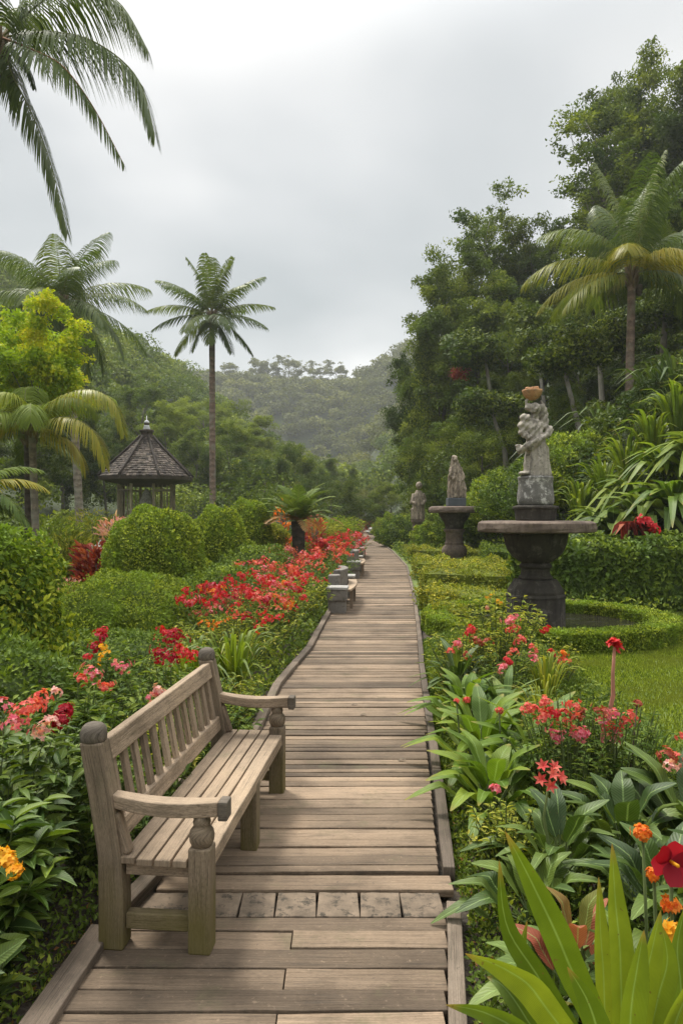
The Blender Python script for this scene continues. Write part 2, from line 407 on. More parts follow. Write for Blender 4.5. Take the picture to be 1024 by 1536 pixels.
def board(g, p0, p1, w, h, up=(0, 0, 1), n=1, jit=0.0, rnd=None, ends=None):
    """a board from p0 to p1 (centre line), w wide, h thick along up; grain runs along it"""
    p0, p1 = Vector(p0), Vector(p1); d = (p1 - p0); L = d.length; d.normalize()
    up = Vector(up); up = (up - d * up.dot(d)).normalized(); s = d.cross(up)
    V, U, Fc = [], [], []
    o1, o2 = random.random() * 50, random.random() * 50
    for i in range(n + 1):
        t = i / n
        c = p0.lerp(p1, t)
        e = (0, 0) if ends is None else (ends[0] if i == 0 else ends[1] if i == n else (0, 0))
        j1, j2, j3 = (random.uniform(-jit, jit) for _ in range(3))
        for (a, b) in ((-1, -1), (1, -1), (1, 1), (-1, 1)):
            sh = 0
            if i == 0 and ends: sh = ends[0] * a
            if i == n and ends: sh = ends[1] * a
            V.append(c + s * (a * (w / 2) + (j1 if a < 0 else j2)) + up * (b * h / 2 + (j3 * 0.5 if b > 0 else 0)) + d * sh)
            U.append((o1 + t * L, o2 + a * w / 2 + (b * h / 2 + 0.3 if a > 0 else b * -h / 2)))
    for i in range(n):
        b = i * 4
        for j in range(4):
            q = (b + j, b + (j + 1) % 4, b + 4 + (j + 1) % 4, b + 4 + j)
            Fc.append(q[::-1])
    Fc.append((0, 1, 2, 3)); m = n * 4; Fc.append((m + 3, m + 2, m + 1, m))
    g.add([tuple(v) for v in V], Fc, rnd, U)

def ribbon(g, pts, width, prof=None, nrm=(0, 0, 1), fold=0.15, n=10, rnd=None, twist=0.0):
    """a long leaf along a smooth curve through pts"""
    P = [Vector(p) for p in pts]
    C = []
    m = len(P)
    for i in range(n + 1):
        s = i / n * (m - 1); k = min(int(s), m - 2); t = s - k
        a, b, c, d = P[max(k - 1, 0)], P[k], P[k + 1], P[min(k + 2, m - 1)]
        C.append(0.5 * ((2 * b) + (c - a) * t + (2 * a - 5 * b + 4 * c - d) * t * t + (3 * b - a - 3 * c + d) * t ** 3))
    if prof is None: prof = lambda t: (0.35 + 0.65 * math.sin(PI * min(1, t * 0.95 + 0.03) ** 0.8)) * (1 - t ** 4) ** 0.7
    V, U, Fc = [], [], []
    nr = Vector(nrm)
    for i in range(n + 1):
        t = i / n
        d = (C[min(i + 1, n)] - C[max(i - 1, 0)]).normalized()
        nr = (nr - d * nr.dot(d));
        if nr.length < 1e-4: nr = d.orthogonal()
        nr.normalize(); s = d.cross(nr)
        if twist:
            q = Quaternion(d, twist * t); s2 = q @ s; n2 = q @ nr
        else: s2, n2 = s, nr
        w = max(prof(t), 0.015) * width / 2
        for sx in (-1, 0, 1):
            V.append(C[i] + s2 * (sx * w) + n2 * (fold * w if sx else 0)); U.append((0.5 + 0.5 * sx, t))
    for i in range(n):
        for k in (0, 1):
            a = i * 3 + k; Fc.append((a, a + 1, a + 4, a + 3))
    g.add([tuple(v) for v in V], Fc, random.random() if rnd is None else rnd, U)

# ------------------------------------------------------------------ material library
FOREST_D = leafmat('forest_dark', [(0.026, 0.055, 0.007), (0.062, 0.108, 0.012), (0.14, 0.20, 0.024)], trans=0.22, patch=(0.05, 0.085, 0.015), patch_scale=0.35)
FOREST_M = leafmat('forest_mid', [(0.045, 0.09, 0.010), (0.10, 0.165, 0.017), (0.20, 0.27, 0.032)], trans=0.25, patch=(0.085, 0.13, 0.02), patch_scale=0.3)
FOREST_L = leafmat('forest_light', [(0.08, 0.14, 0.02), (0.13, 0.21, 0.03), (0.21, 0.28, 0.05)], trans=0.3, patch=(0.16, 0.2, 0.03), patch_scale=0.35)
FOREST_O = leafmat('forest_olive', [(0.05, 0.075, 0.016), (0.10, 0.135, 0.026), (0.16, 0.195, 0.042)], trans=0.22, patch=(0.11, 0.125, 0.04), patch_scale=0.12)
YELLOWG = leafmat('yellow_green_leaves', [(0.10, 0.22, 0.012), (0.22, 0.37, 0.018), (0.46, 0.50, 0.03)], trans=0.32)
HEDGE = leafmat('hedge_leaves', [(0.065, 0.125, 0.012), (0.135, 0.215, 0.020), (0.27, 0.36, 0.04)], trans=0.28, patch=(0.17, 0.245, 0.024), patch_scale=2.5)
HEDGE_Y = leafmat('hedge_yellow_leaves', [(0.085, 0.135, 0.016), (0.17, 0.22, 0.025), (0.33, 0.34, 0.05)], trans=0.28, patch=(0.20, 0.235, 0.025), patch_scale=1.6)
HEDGE_D = leafmat('hedge_dark_leaves', [(0.045, 0.095, 0.010), (0.09, 0.16, 0.018), (0.17, 0.26, 0.03)], trans=0.22, patch=(0.08, 0.13, 0.02), patch_scale=1.2)
SHRUB = leafmat('shrub_leaves', [(0.035, 0.085, 0.012), (0.08, 0.155, 0.02), (0.17, 0.26, 0.035)], trans=0.28, vein=True)
SHRUB_D = leafmat('dark_shrub_leaves', [(0.03, 0.075, 0.01), (0.065, 0.135, 0.016), (0.15, 0.25, 0.028)], trans=0.25, vein=True, rough=0.5, spec=0.28)
SHRUB_Y = leafmat('fresh_shrub_leaves', [(0.08, 0.14, 0.018), (0.15, 0.22, 0.025), (0.30, 0.34, 0.05)], trans=0.3)
BROAD = leafmat('broad_leaves', [(0.06, 0.13, 0.014), (0.10, 0.20, 0.02), (0.18, 0.29, 0.03)], trans=0.33, vein=True, rough=0.5, spec=0.28, tip=(0.25, 0.22, 0.04))
BROAD_D = leafmat('broad_dark_leaves', [(0.028, 0.065, 0.014), (0.055, 0.11, 0.02), (0.11, 0.185, 0.032)], trans=0.2, vein=True, rough=0.48, spec=0.3)
BROAD_G = leafmat('broad_grey_leaves', [(0.06, 0.13, 0.035), (0.10, 0.18, 0.05), (0.16, 0.25, 0.08)], trans=0.2, vein=True, rough=0.45)
STRAP = leafmat('strap_leaves', [(0.075, 0.145, 0.012), (0.125, 0.22, 0.018), (0.21, 0.31, 0.028)], trans=0.35, vein=True, par=True, rough=0.45, spec=0.3, tip=(0.30, 0.20, 0.05))
STRAP_B = leafmat('bank_leaves', [(0.06, 0.12, 0.025), (0.12, 0.20, 0.04), (0.19, 0.28, 0.045)], trans=0.25, rough=0.6, spec=0.12, vein=True)
PALM = leafmat('palm_fronds', [(0.033, 0.07, 0.012), (0.06, 0.11, 0.017), (0.12, 0.18, 0.028)], trans=0.28, rough=0.5, spec=0.22)
PALM_Y = leafmat('palm_yellowing', [(0.10, 0.16, 0.013), (0.21, 0.24, 0.02), (0.38, 0.33, 0.035)], trans=0.35, rough=0.45)
PALM_R = leafmat('palm_fronds_browning', [(0.13, 0.10, 0.035), (0.24, 0.15, 0.05), (0.36, 0.2, 0.09)], trans=0.2, rough=0.6)
COVER = leafmat('ground_cover_leaves', [(0.04, 0.085, 0.012), (0.09, 0.16, 0.02), (0.20, 0.27, 0.035)], trans=0.25, patch=(0.10, 0.15, 0.025), patch_scale=2.0)
GRASS = leafmat('grass_blades', [(0.075, 0.14, 0.015), (0.14, 0.23, 0.025), (0.25, 0.35, 0.045)], trans=0.3, patch=(0.19, 0.22, 0.03), patch_scale=1.1)
RED_LEAF = leafmat('red_leaves', [(0.10, 0.012, 0.012), (0.22, 0.03, 0.02), (0.30, 0.08, 0.035)], trans=0.25)
def petalmat(n, a, b, c): return leafmat(n, [tuple(x * .72 for x in q) for q in (a, b, c)], trans=0.35, rough=0.6, spec=0.2)
PET = {
 'red': petalmat('red_petals', (0.50, 0.012, 0.022), (0.72, 0.03, 0.045), (0.85, 0.08, 0.08)),
 'crimson': petalmat('crimson_petals', (0.26, 0.004, 0.014), (0.42, 0.008, 0.025), (0.58, 0.02, 0.045)),
 'coral': petalmat('coral_petals', (0.72, 0.07, 0.07), (0.85, 0.14, 0.11), (0.9, 0.28, 0.2)),
 'pink': petalmat('pink_petals', (0.78, 0.09, 0.16), (0.85, 0.20, 0.27), (0.9, 0.42, 0.42)),
 'pale': petalmat('pale_pink_petals', (0.72, 0.24, 0.22), (0.85, 0.42, 0.38), (0.88, 0.6, 0.5)),
 'orange': petalmat('orange_petals', (0.80, 0.11, 0.015), (0.88, 0.22, 0.02), (0.92, 0.36, 0.05)),
 'yellow': petalmat('yellow_petals', (0.85, 0.32, 0.01), (0.9, 0.45, 0.02), (0.92, 0.58, 0.06)),
 'rust': petalmat('rust_petals', (0.30, 0.05, 0.025), (0.48, 0.10, 0.06), (0.62, 0.2, 0.13)),
}
WOOD_PATH = woodmat('weathered_boards', (0.095, 0.07, 0.048), (0.18, 0.132, 0.09), (0.31, 0.228, 0.155), dirt=(0.05, 0.04, 0.03))
WOOD_EDGE = woodmat('grey_edge_boards', (0.10, 0.08, 0.062), (0.145, 0.112, 0.084), (0.19, 0.15, 0.112), dirt=(0.05, 0.045, 0.03))
WOOD_BENCH = woodmat('bench_teak', (0.205, 0.153, 0.105), (0.28, 0.21, 0.145), (0.37, 0.283, 0.197), dirt=(0.085, 0.066, 0.045), contrast=0.85)
WOOD_LEG = woodmat('bench_leg_teak', (0.17, 0.13, 0.088), (0.215, 0.165, 0.112), (0.27, 0.21, 0.143), dirt=(0.075, 0.06, 0.04), green=(0.105, 0.088, 0.016), gz=0.30, contrast=0.9)
WOOD_DARK = woodmat('dark_old_wood', (0.05, 0.04, 0.03), (0.075, 0.058, 0.044), (0.10, 0.08, 0.06))
SHINGLE = woodmat('roof_shingles', (0.035, 0.028, 0.024), (0.085, 0.066, 0.055), (0.18, 0.145, 0.12), contrast=0.9)
POST_W = woodmat('pavilion_posts', (0.22, 0.18, 0.12), (0.28, 0.24, 0.16), (0.36, 0.31, 0.22))
END_GRAIN = woodmat('dark_end_grain', (0.12, 0.10, 0.078), (0.15, 0.125, 0.097), (0.18, 0.15, 0.115))
PAVER = stonemat('paver_stone', (0.07, 0.054, 0.038), (0.20, 0.15, 0.105), spots=(0.035, 0.03, 0.022), spot_scale=17, scale=7, bd=0.01)
STATUE = stonemat('statue_stone', (0.22, 0.195, 0.155), (0.47, 0.42, 0.35), spots=(0.13, 0.115, 0.09), spot_scale=16, scale=5, streak=(0.10, 0.088, 0.07))
STATUE_B = stonemat('brown_statue_stone', (0.19, 0.15, 0.11), (0.45, 0.37, 0.28), spots=(0.11, 0.09, 0.07), spot_scale=15, scale=6, streak=(0.07, 0.05, 0.04))
STATUE_P = stonemat('pedestal_mottled', (0.09, 0.085, 0.075), (0.2, 0.19, 0.17), spots=(0.55, 0.53, 0.49), spot_scale=11, scale=6, bmp=0.8)
BASALT = stonemat('dark_basalt', (0.022, 0.019, 0.015), (0.062, 0.053, 0.041), spots=(0.11, 0.098, 0.08), spot_scale=5, scale=4, streak=(0.016, 0.014, 0.011))
SLAB = stonemat('slab_stone', (0.085, 0.06, 0.045), (0.19, 0.145, 0.11), spots=(0.07, 0.05, 0.04), spot_scale=18, scale=5, streak=(0.08, 0.055, 0.045))
CONC = stonemat('bench_concrete', (0.13, 0.115, 0.10), (0.22, 0.20, 0.175), spots=(0.09, 0.08, 0.065), spot_scale=10, scale=6)
CONC_L = stonemat('bench_cap_pale', (0.24, 0.23, 0.21), (0.42, 0.40, 0.37), spots=(0.16, 0.15, 0.13), spot_scale=10)
SLATE = stonemat('blue_grey_slate', (0.05, 0.058, 0.065), (0.10, 0.11, 0.12))
TERRA = stonemat('basket_terracotta', (0.34, 0.16, 0.07), (0.52, 0.30, 0.15), spots=(0.22, 0.15, 0.09), spot_scale=12, scale=8)
ROCK = stonemat('pale_rock', (0.2, 0.19, 0.17), (0.5, 0.48, 0.44), spots=(0.1, 0.1, 0.08))
BRICK = stonemat('kerb_brick', (0.12, 0.08, 0.06), (0.25, 0.17, 0.13))
METAL_W = stonemat('finial_white', (0.5, 0.5, 0.5), (0.7, 0.7, 0.7))
BARK = barkmat('forest_bark', (0.07, 0.06, 0.045), (0.19, 0.16, 0.125), lichen=(0.16, 0.17, 0.11))
BARK_L = barkmat('pale_bark', (0.16, 0.14, 0.11), (0.32, 0.29, 0.24))
PTRUNK = barkmat('palm_trunk', (0.14, 0.11, 0.08), (0.33, 0.27, 0.205), ring=4.0, lichen=(0.25, 0.24, 0.19))
PTRUNK_R = barkmat('palm_trunk_reddish', (0.13, 0.085, 0.06), (0.30, 0.205, 0.15), ring=3.0, lichen=(0.22, 0.2, 0.15))
PTRUNK_D = barkmat('palm_trunk_dark', (0.03, 0.022, 0.015), (0.09, 0.065, 0.045), ring=5.0)
STEM = barkmat('green_stems', (0.05, 0.08, 0.02), (0.13, 0.16, 0.04))
STEM_B = barkmat('brown_stems', (0.06, 0.045, 0.03), (0.13, 0.10, 0.065))
STEM_R = barkmat('red_stem', (0.28, 0.11, 0.07), (0.45, 0.22, 0.14))
PALM_BASE = barkmat('frond_bases', (0.10, 0.07, 0.035), (0.24, 0.17, 0.09))
RACH = barkmat('frond_stalk', (0.10, 0.12, 0.03), (0.20, 0.20, 0.06))
RACH_B = barkmat('frond_stalk_orange', (0.22, 0.09, 0.03), (0.34, 0.15, 0.06))
SOIL = groundmat('soil', [(0.022, 0.018, 0.012), (0.05, 0.037, 0.024), (0.085, 0.062, 0.042)], 3.0)
TURF = groundmat('turf', [(0.05, 0.08, 0.014), (0.095, 0.135, 0.02), (0.14, 0.17, 0.03)], 1.2, bd=0.01)
FFLOOR = groundmat('forest_floor', [(0.018, 0.026, 0.008), (0.035, 0.05, 0.014), (0.055, 0.07, 0.022)], 0.4, bd=0.1)
wm, t_ = newmat('pool_water')
p_ = N(t_, 'ShaderNodeBsdfPrincipled'); p_.inputs['Base Color'].default_value = (0.02, 0.018, 0.014, 1); p_.inputs['Roughness'].default_value = 0.04
mp_ = N(t_, 'ShaderNodeMapping'); mp_.inputs['Scale'].default_value = (0.9, 3.4, 1); t_.links.new(objcoord(t_), mp_.inputs[0])
nn_ = N(t_, 'ShaderNodeTexNoise', Scale=1.5, Detail=4.0, Distortion=1.0); t_.links.new(mp_.outputs[0], nn_.inputs['Vector'])
t_.links.new(bump(t_, nn_.outputs[0], 0.8, 0.05), p_.inputs['Normal']); out(t_, p_.outputs[0])

# ------------------------------------------------------------------ terrain
def sstep(a, b, x):
    t = np.clip((x - a) / (b - a), 0, 1); return t * t * (3 - 2 * t)
def terrain_z(X, Y):
    X = np.asarray(X, float); Y = np.asarray(Y, float)
    z = np.full(np.broadcast(X, Y).shape, -0.07)
    # bank and hillside on the right
    s = sstep(12.9, 15.2, Y)
    rise = np.maximum(X - 4.4, 0); rr = np.where(rise < 3.5, rise * 0.98, 3.43 + (rise - 3.5) * 0.85)
    z = z + rr * s * (1 - 0.0 * Y)
    z = np.minimum(z, 24 + 0.08 * X)
    # left hill
    zr = np.interp(X, [-200, -90, -60, -40, -25, -14, -8, 0], [52, 42, 33, 24, 16.5, 8.5, 3, 0])
    tl = np.clip((Y - 52) / 78, 0, 1) ** 0.9 * (1 - 0.75 * sstep(135, 230, Y))
    z = z + zr * tl
    # near left: gentle fall behind the beds then forest slope
    zl2 = np.interp(X, [-60, -30, -16, -10], [14, 7, 1.0, 0]); z = z + zl2 * sstep(26, 50, Y)* (1 - sstep(100, 160, Y))
    # low spur in the middle distance
    z = z + 16 * np.exp(-((X - 20) / 34) ** 2) * sstep(150, 205, Y) * (1 - 0.8 * sstep(215, 250, Y))
    # far hill
    zf = np.interp(X, [-300, -120, -60, 0, 22, 45, 120, 300], [60, 54, 48, 50, 47, 37, 30, 34])
    z = z + zf * sstep(225, 315, Y) * (1 - 0.4 * sstep(330, 500, Y))
    return z
xs = np.concatenate([-np.geomspace(600, 14, 46), np.linspace(-13, 22, 60), np.geomspace(24, 600, 46)])
ys = np.concatenate([np.linspace(-60, 0, 8), np.linspace(0.5, 60, 80), np.geomspace(62, 700, 90)])
GX, GY = np.meshgrid(xs, ys); GZ = terrain_z(GX, GY)
Vt = np.stack([GX, GY, GZ], -1).reshape(-1, 3); nx = len(xs)
idx = (np.arange(len(ys) - 1)[:, None] * nx + np.arange(nx - 1)[None]).ravel()
g = G(); g.add(Vt, np.stack([idx, idx + 1, idx + nx + 1, idx + nx], 1), 0.5, Vt[:, :2])
tag(obj('ground', g, FFLOOR), kind='structure')

# path edges, world metres, read off the photograph
LY = [1.0, 2.43, 3.0, 3.4, 5.8, 7.1, 8.1, 9.0, 12.1, 18.3, 28, 39.8, 52, 75]
LX = [-1.08, -1.02, -0.97, -0.88, -0.67, -0.64, -0.53, -0.42, -0.24, 0.22, 0.66, 1.0, 1.0, 2.6]
RY = [1.0, 2.43, 3.17, 3.4, 4.77, 5.8, 8.06, 10.3, 15.3, 22.8, 31.2, 39.8, 53, 75]
RX = [0.27, 0.40, 0.51, 0.50, 0.62, 0.70, 0.88, 1.09, 1.50, 2.03, 2.2, 2.17, 2.3, 3.7]
def Lx(y): return float(np.interp(y, LY, LX))
def Rx(y): return float(np.interp(y, RY, RX))

# soil bed sheet along both sides of the path, lawn on the right
def sheet(name, poly_fn, mat, z, nxn=24, ys_=None, kind='structure', wob=0.0):
    g = G(); V = []
    for y in ys_:
        a, b = poly_fn(y)
        for i in range(nxn + 1):
            x = a + (b - a) * i / nxn
            zz = z + wob * math.sin(x * 3.1 + y * 1.3) * math.sin(y * 2.7 + x)
            V.append((x, y, zz))
    m = nxn + 1
    id0 = [j * m + i for j in range(len(ys_) - 1) for i in range(nxn)]
    g.add(V, [(a, a + 1, a + m + 1, a + m) for a in id0], 0.5)
    return tag(obj(name, g, mat), kind=kind)
yy = list(np.linspace(0.3, 12.4, 40))
sheet('soil', lambda y: (-9.0, 2.2 + 0.0 * y), SOIL, -0.054, 40, yy, wob=0.0)
sheet('lawn', lambda y: (2.1, 30.0), TURF, -0.049, 20, list(np.linspace(0.3, 12.6, 20)))
sheet('garden_ground', lambda y: (-14, 4.4), TURF, -0.06, 10, list(np.linspace(12.41, 60, 20)))

# ------------------------------------------------------------------ boardwalk
g = G(); y = 1.0
fixed = [2.25, 2.365, 2.493, 2.608, 2.734, 2.855, 2.978, 3.076]
near_edges = [1.0 + 0.125 * i for i in range(10)] + fixed
def plank_row(g, ya, yb, z, split=None, gap=0.004, thick=0.035, w_in=0.055, tilt=None):
    ym = (ya + yb) / 2
    a, b = Lx(ym) + 0.06, Rx(ym) - w_in
    if tilt is None: tilt = random.uniform(-0.006, 0.006)
    segs = [(a, b)] if split is None else [(a, split), (split + 0.005, b)]
    for s0, s1 in segs:
        n = max(2, int((s1 - s0) / 0.16)); zz = z + random.uniform(-0.004, 0.004)
        r = random.random()
        board(g, (s0, ym - tilt, zz - thick / 2), (s1, ym + tilt, zz - thick / 2 + random.uniform(-0.003, 0.003)), (yb - ya) - gap, thick, n=n, jit=0.0022, rnd=r)
splits = {2.978: -0.25, 2.734: -0.30, 2.493: -0.27, 2.25: 0.02}
for ya, yb in zip(near_edges[:-1], near_edges[1:]):
    plank_row(g, ya, yb, 0.0, None, 0.005)
g = G()
for i, (ya, yb) in enumerate(zip(near_edges[:-1], near_edges[1:])):
    sp = None
    if abs(ya - 2.855) < .01: sp = -0.20
    if abs(ya - 2.608) < .01: sp = -0.21
    if abs(ya - 2.365) < .01: sp = -0.22
    plank_row(g, ya, yb, 0.0, sp, 0.006)
plank_row(g, 3.286, 3.419, 0.012, None, 0.004, w_in=0.0)
y = 3.419 + 0.02
while y < 75:
    w = random.choice([0.075, 0.085, 0.10, 0.115, 0.125, 0.09]) * (1 if y < 14 else 1.25 if y < 30 else 2)
    gap = random.choice([0.004, 0.006, 0.012, 0.017]) if y < 12 else random.choice([0.008, 0.014, 0.02, 0.03])
    if 5.55 < y < 5.75: gap = 0.03
    plank_row(g, y, y + w, 0.008, None, gap, w_in=0.05 if y < 5.6 else 0.03)
    y += w
path = tag(obj('path', g, WOOD_PATH, bevel=0.003), kind='structure')
g = G()   # bearers below the boards, seen through gaps
for i in range(60):
    y0, y1 = 1 + i * 1.2, 1 + (i + 1) * 1.2
    for t in (0.08, 0.5, 0.92):
        board(g, (Lx(y0) * (1 - t) + Rx(y0) * t, y0, -0.052), (Lx(y1) * (1 - t) + Rx(y1) * t, y1, -0.052), 0.09, 0.028)
obj('bearer_timber', g, WOOD_DARK, path)
# row of stone pavers set in the deck
ys0, ys1 = 3.083, 3.281
xcuts = [-0.89, -0.62, -0.44, -0.285, -0.107, 0.078, 0.258, 0.44]
for i in range(7):
    g = G(); a, b = xcuts[i] + 0.004, xcuts[i + 1] - 0.004
    nz = 6; V = []; sk = random.uniform(-0.02, 0.02)
    board(g, (a, (ys0 + ys1) / 2, -0.018 + random.uniform(-0.002, 0.002)), (b, (ys0 + ys1) / 2, -0.018), ys1 - ys0 - 0.004, 0.034, n=6, jit=0.002, ends=(sk * 0.15, random.uniform(-.004, .004)))
    obj('paver', g, PAVER, path, bevel=0.004)
# edging boards
def edging(fn, ylist, off, w, h, z, name='edge_board'):
    for a, b in zip(ylist[:-1], ylist[1:]):
        g = G(); board(g, (fn(a) + off, a + 0.006, z), (fn(b) + off, b - 0.006, z), w, h, n=max(2, int((b - a) / 0.3)), jit=0.003)
        obj(name, g, WOOD_EDGE, path, bevel=0.005)
edging(Rx, [1.0, 2.2, 3.17], -0.026, 0.062, 0.05, -0.002)
edging(Rx, [3.43, 4.77, 5.6, 6.8, 8.1, 9.6, 11.2, 13.2, 15.3, 17.8, 20.4, 22.8, 25.6, 28.4, 31.2, 35, 39.8, 46, 53], 0.0, 0.058, 0.06, 0.006)
edging(Lx, [1.0, 2.0, 2.97], 0.01, 0.10, 0.06, 0.004)
edging(Lx, [2.99, 3.4, 4.5, 5.8, 7.1, 8.1, 9.0, 10.5, 12.1, 14, 16, 18.3, 20.8, 23.5, 26.5, 30, 34, 39.8, 46, 52], 0.02, 0.075, 0.075, 0.016)
# dry leaves on the boards
for (px, py) in ((597, 1141), (527, 1058), (540, 1073), (622, 1062)):
    p = ground_at(px, py, 0.012); g = G()
    ribbon(g, [p, p + Vector((0.03, 0.008, 0.012)), p + Vector((0.055, 0.002, 0.004))], 0.022, n=5)
    tag(obj('dry_leaf', g, STEM_B), None, 'leaf')
_dl = ['curled dry leaf on the boards farthest right of the wooden bench', 'dry leaf on the boardwalk beyond the bench, nearer of two close together',
       'small dry leaf on the boardwalk beyond the bench, farther of two close together', 'tiny dry leaf at the right edge of the boards beyond the bench',
       'small dry leaf on the wide boards in front of the bench']
_k = [o for o in COL.objects if o.name.startswith('dry_leaf')]
for o, l in zip(sorted(_k, key=lambda q: q.name), [_dl[0], _dl[2], _dl[1], _dl[3]]): tag(o, l, 'leaf', 'dry leaves on the boardwalk')

# ------------------------------------------------------------------ wooden bench
B = thing('garden_bench', 'weathered teak garden bench with slatted back and curved armrests standing on the boardwalk', 'bench', (-0.716, 2.87, 0.0), rz=-math.radians(5.5))
# local frame: +x towards the path, +y away from the camera along the seat
BL = 1.60
xb, xf = -0.175, 0.175
def bx(g, x0, x1, y0, y1, z0, z1, axis, rnd=None, n=2, jit=0.0015):
    c = [(x0 + x1) / 2, (y0 + y1) / 2, (z0 + z1) / 2]
    if axis == 'y': board(g, (c[0], y0, c[2]), (c[0], y1, c[2]), x1 - x0, z1 - z0, n=n, jit=jit, rnd=rnd)
    elif axis == 'x': board(g, (x0, c[1], c[2]), (x1, c[1], c[2]), y1 - y0, z1 - z0, n=n, jit=jit, rnd=rnd)
    else: board(g, (c[0], c[1], z0), (c[0], c[1], z1), y1 - y0, x1 - x0, up=(1, 0, 0), n=n, jit=jit, rnd=rnd)
for yc in (0.0, BL):
    g = G()   # rear post: upright to the seat, raked above it, domed top
    hw = 0.05
    prof = [(xb, 0.0), (xb, 0.20), (xb - 0.006, 0.36), (xb - 0.045, 0.60), (xb - 0.085, 0.80)]
    V, U, Fc = [], [], []
    for i, (x, z) in enumerate(prof):
        w = hw * (1.0 if z < 0.3 else 0.92 if z < .7 else .86)
        for a, b in ((-1, -1), (1, -1), (1, 1), (-1, 1)):
            V.append((x + a * w, yc + b * 0.047, z)); U.append((z + yc, a * w + (b * .047 + .3 if a > 0 else -b * .047)))
    for i in range(len(prof) - 1):
        for j in range(4): Fc.append((i * 4 + j, i * 4 + (j + 1) % 4, i * 4 + 4 + (j + 1) % 4, i * 4 + 4 + j))
    Fc.append((3, 2, 1, 0)); n0 = len(V) - 4; Fc.append((n0, n0 + 1, n0 + 2, n0 + 3))
    g.add(V, Fc, 0.35, U)
    post = obj('rear_post', g, WOOD_LEG, B, bevel=0.008, smooth=False)
    g = G(); lathe(g, [(0.043, -0.004), (0.049, 0.004), (0.0505, 0.022), (0.049, 0.040), (0.043, 0.056), (0.033, 0.066), (0.018, 0.072)], 20, (0, 0, 0), 0.1, sq=0.25)
    obj('post_cap', g, END_GRAIN, post, loc=(xb - 0.087, yc, 0.798))
    # front leg with turned arm support
    g = G(); bx(g, xf - 0.044, xf + 0.044, yc - 0.044, yc + 0.044, 0.0, 0.405, 'z', 0.4, n=3)
    leg = obj('front_leg', g, WOOD_LEG, B, bevel=0.007, smooth=False)
    g = G(); lathe(g, [(0.036, 0.40), (0.040, 0.41), (0.047, 0.425), (0.049, 0.445), (0.045, 0.465), (0.036, 0.476), (0.031, 0.482), (0.033, 0.49), (0.035, 0.497), (0.032, 0.505), (0.032, 0.525)], 22, (xf, yc, 0), 0.4, sq=0.12)
    obj('arm_support', g, WOOD_LEG, leg)
    # arm: flat board, sagging curve, broad blunt end
    g = G(); n = 12; V, U, Fc = [], [], []
    for i in range(n + 1):
        t = i / n; x = xb - 0.0 + t * 0.42; zt = 0.580 - 0.010 * math.sin(PI * t) + 0.004 * t + (0.018 * (1 - t) ** 3)
        th = 0.052 + 0.006 * t; w = 0.030 + 0.008 * math.sin(PI * t)
        for a, b in ((-1, -1), (1, -1), (1, 1), (-1, 1)):
            V.append((x, yc + a * w, zt + (0 if b > 0 else -th))); U.append((x + yc, a * w + (b * .03 + .3 if a > 0 else -b * .03)))
    for i in range(n):
        for j in range(4): Fc.append((i * 4 + j, i * 4 + 4 + j, i * 4 + 4 + (j + 1) % 4, i * 4 + (j + 1) % 4))
    Fc.append((0, 1, 2, 3)); m_ = n * 4; Fc.append((m_ + 3, m_ + 2, m_ + 1, m_)); g.add(V, Fc, 0.75, U)
    arm = obj('armrest', g, WOOD_BENCH, B, bevel=0.005, smooth=False)
    g = G(); bx(g, 0.2455, 0.283, yc - 0.036, yc + 0.036, 0.512, 0.586, 'x', 0.3, n=1)
    obj('arm_end', g, END_GRAIN, arm, bevel=0.006, smooth=False)
    g = G(); bx(g, xb + 0.052, xf - 0.046, yc - 0.022, yc + 0.022, 0.075, 0.138, 'x', 0.5)
    obj('stretcher', g, WOOD_LEG, B, bevel=0.004, smooth=False)
    g = G(); bx(g, xb + 0.052, xf - 0.046, yc - 0.02, yc + 0.02, 0.285, 0.334, 'x', 0.6)
    obj('seat_rail', g, WOOD_BENCH, B, bevel=0.003, smooth=False)
    g = G(); board(g, (xb + 0.05, yc, 0.36), (xb - 0.0, yc, 0.52), 0.05, 0.05, up=(1, 0, 0), rnd=.5, n=3)   # curved bracket under the arm
    obj('arm_bracket', g, WOOD_BENCH, B, bevel=0.012, smooth=False)
ym = BL * 0.54
g = G(); bx(g, xf - 0.044, xf + 0.04, ym - 0.04, ym + 0.04, 0.0, 0.335, 'z', 0.3, n=3); obj('middle_leg', g, WOOD_LEG, B, bevel=0.006, smooth=False)
g = G(); bx(g, xb - 0.03, xb + 0.04, ym - 0.035, ym + 0.035, 0.0, 0.335, 'z', 0.3, n=3); obj('middle_leg', g, WOOD_LEG, B, bevel=0.006, smooth=False)
g = G(); bx(g, xb + 0.042, xf - 0.046, ym - 0.02, ym + 0.02, 0.285, 0.334, 'x', 0.3); obj('seat_rail', g, WOOD_BENCH, B, bevel=0.003, smooth=False)
sx = [(-0.142, -0.080), (-0.070, -0.008), (0.002, 0.064), (0.074, 0.126)]
for i, (a, b) in enumerate(sx):
    g = G(); y0 = -0.052 if i else -0.04
    bx(g, a, b, y0, BL + 0.045, 0.336, 0.362, 'y', 0.35 + 0.12 * i, n=10, jit=0.001)
    obj('seat_slat', g, WOOD_BENCH, B, bevel=0.003, smooth=False)
g = G(); bx(g, 0.136, 0.212, 0.046, BL - 0.046, 0.300, 0.364, 'y', 0.8, n=10, jit=0.001); obj('front_rail', g, WOOD_BENCH, B, bevel=0.006, smooth=False)
def xback(z): return float(np.interp(z, [0.36, 0.6, 0.8], [xb - 0.006, xb - 0.045, xb - 0.085]))
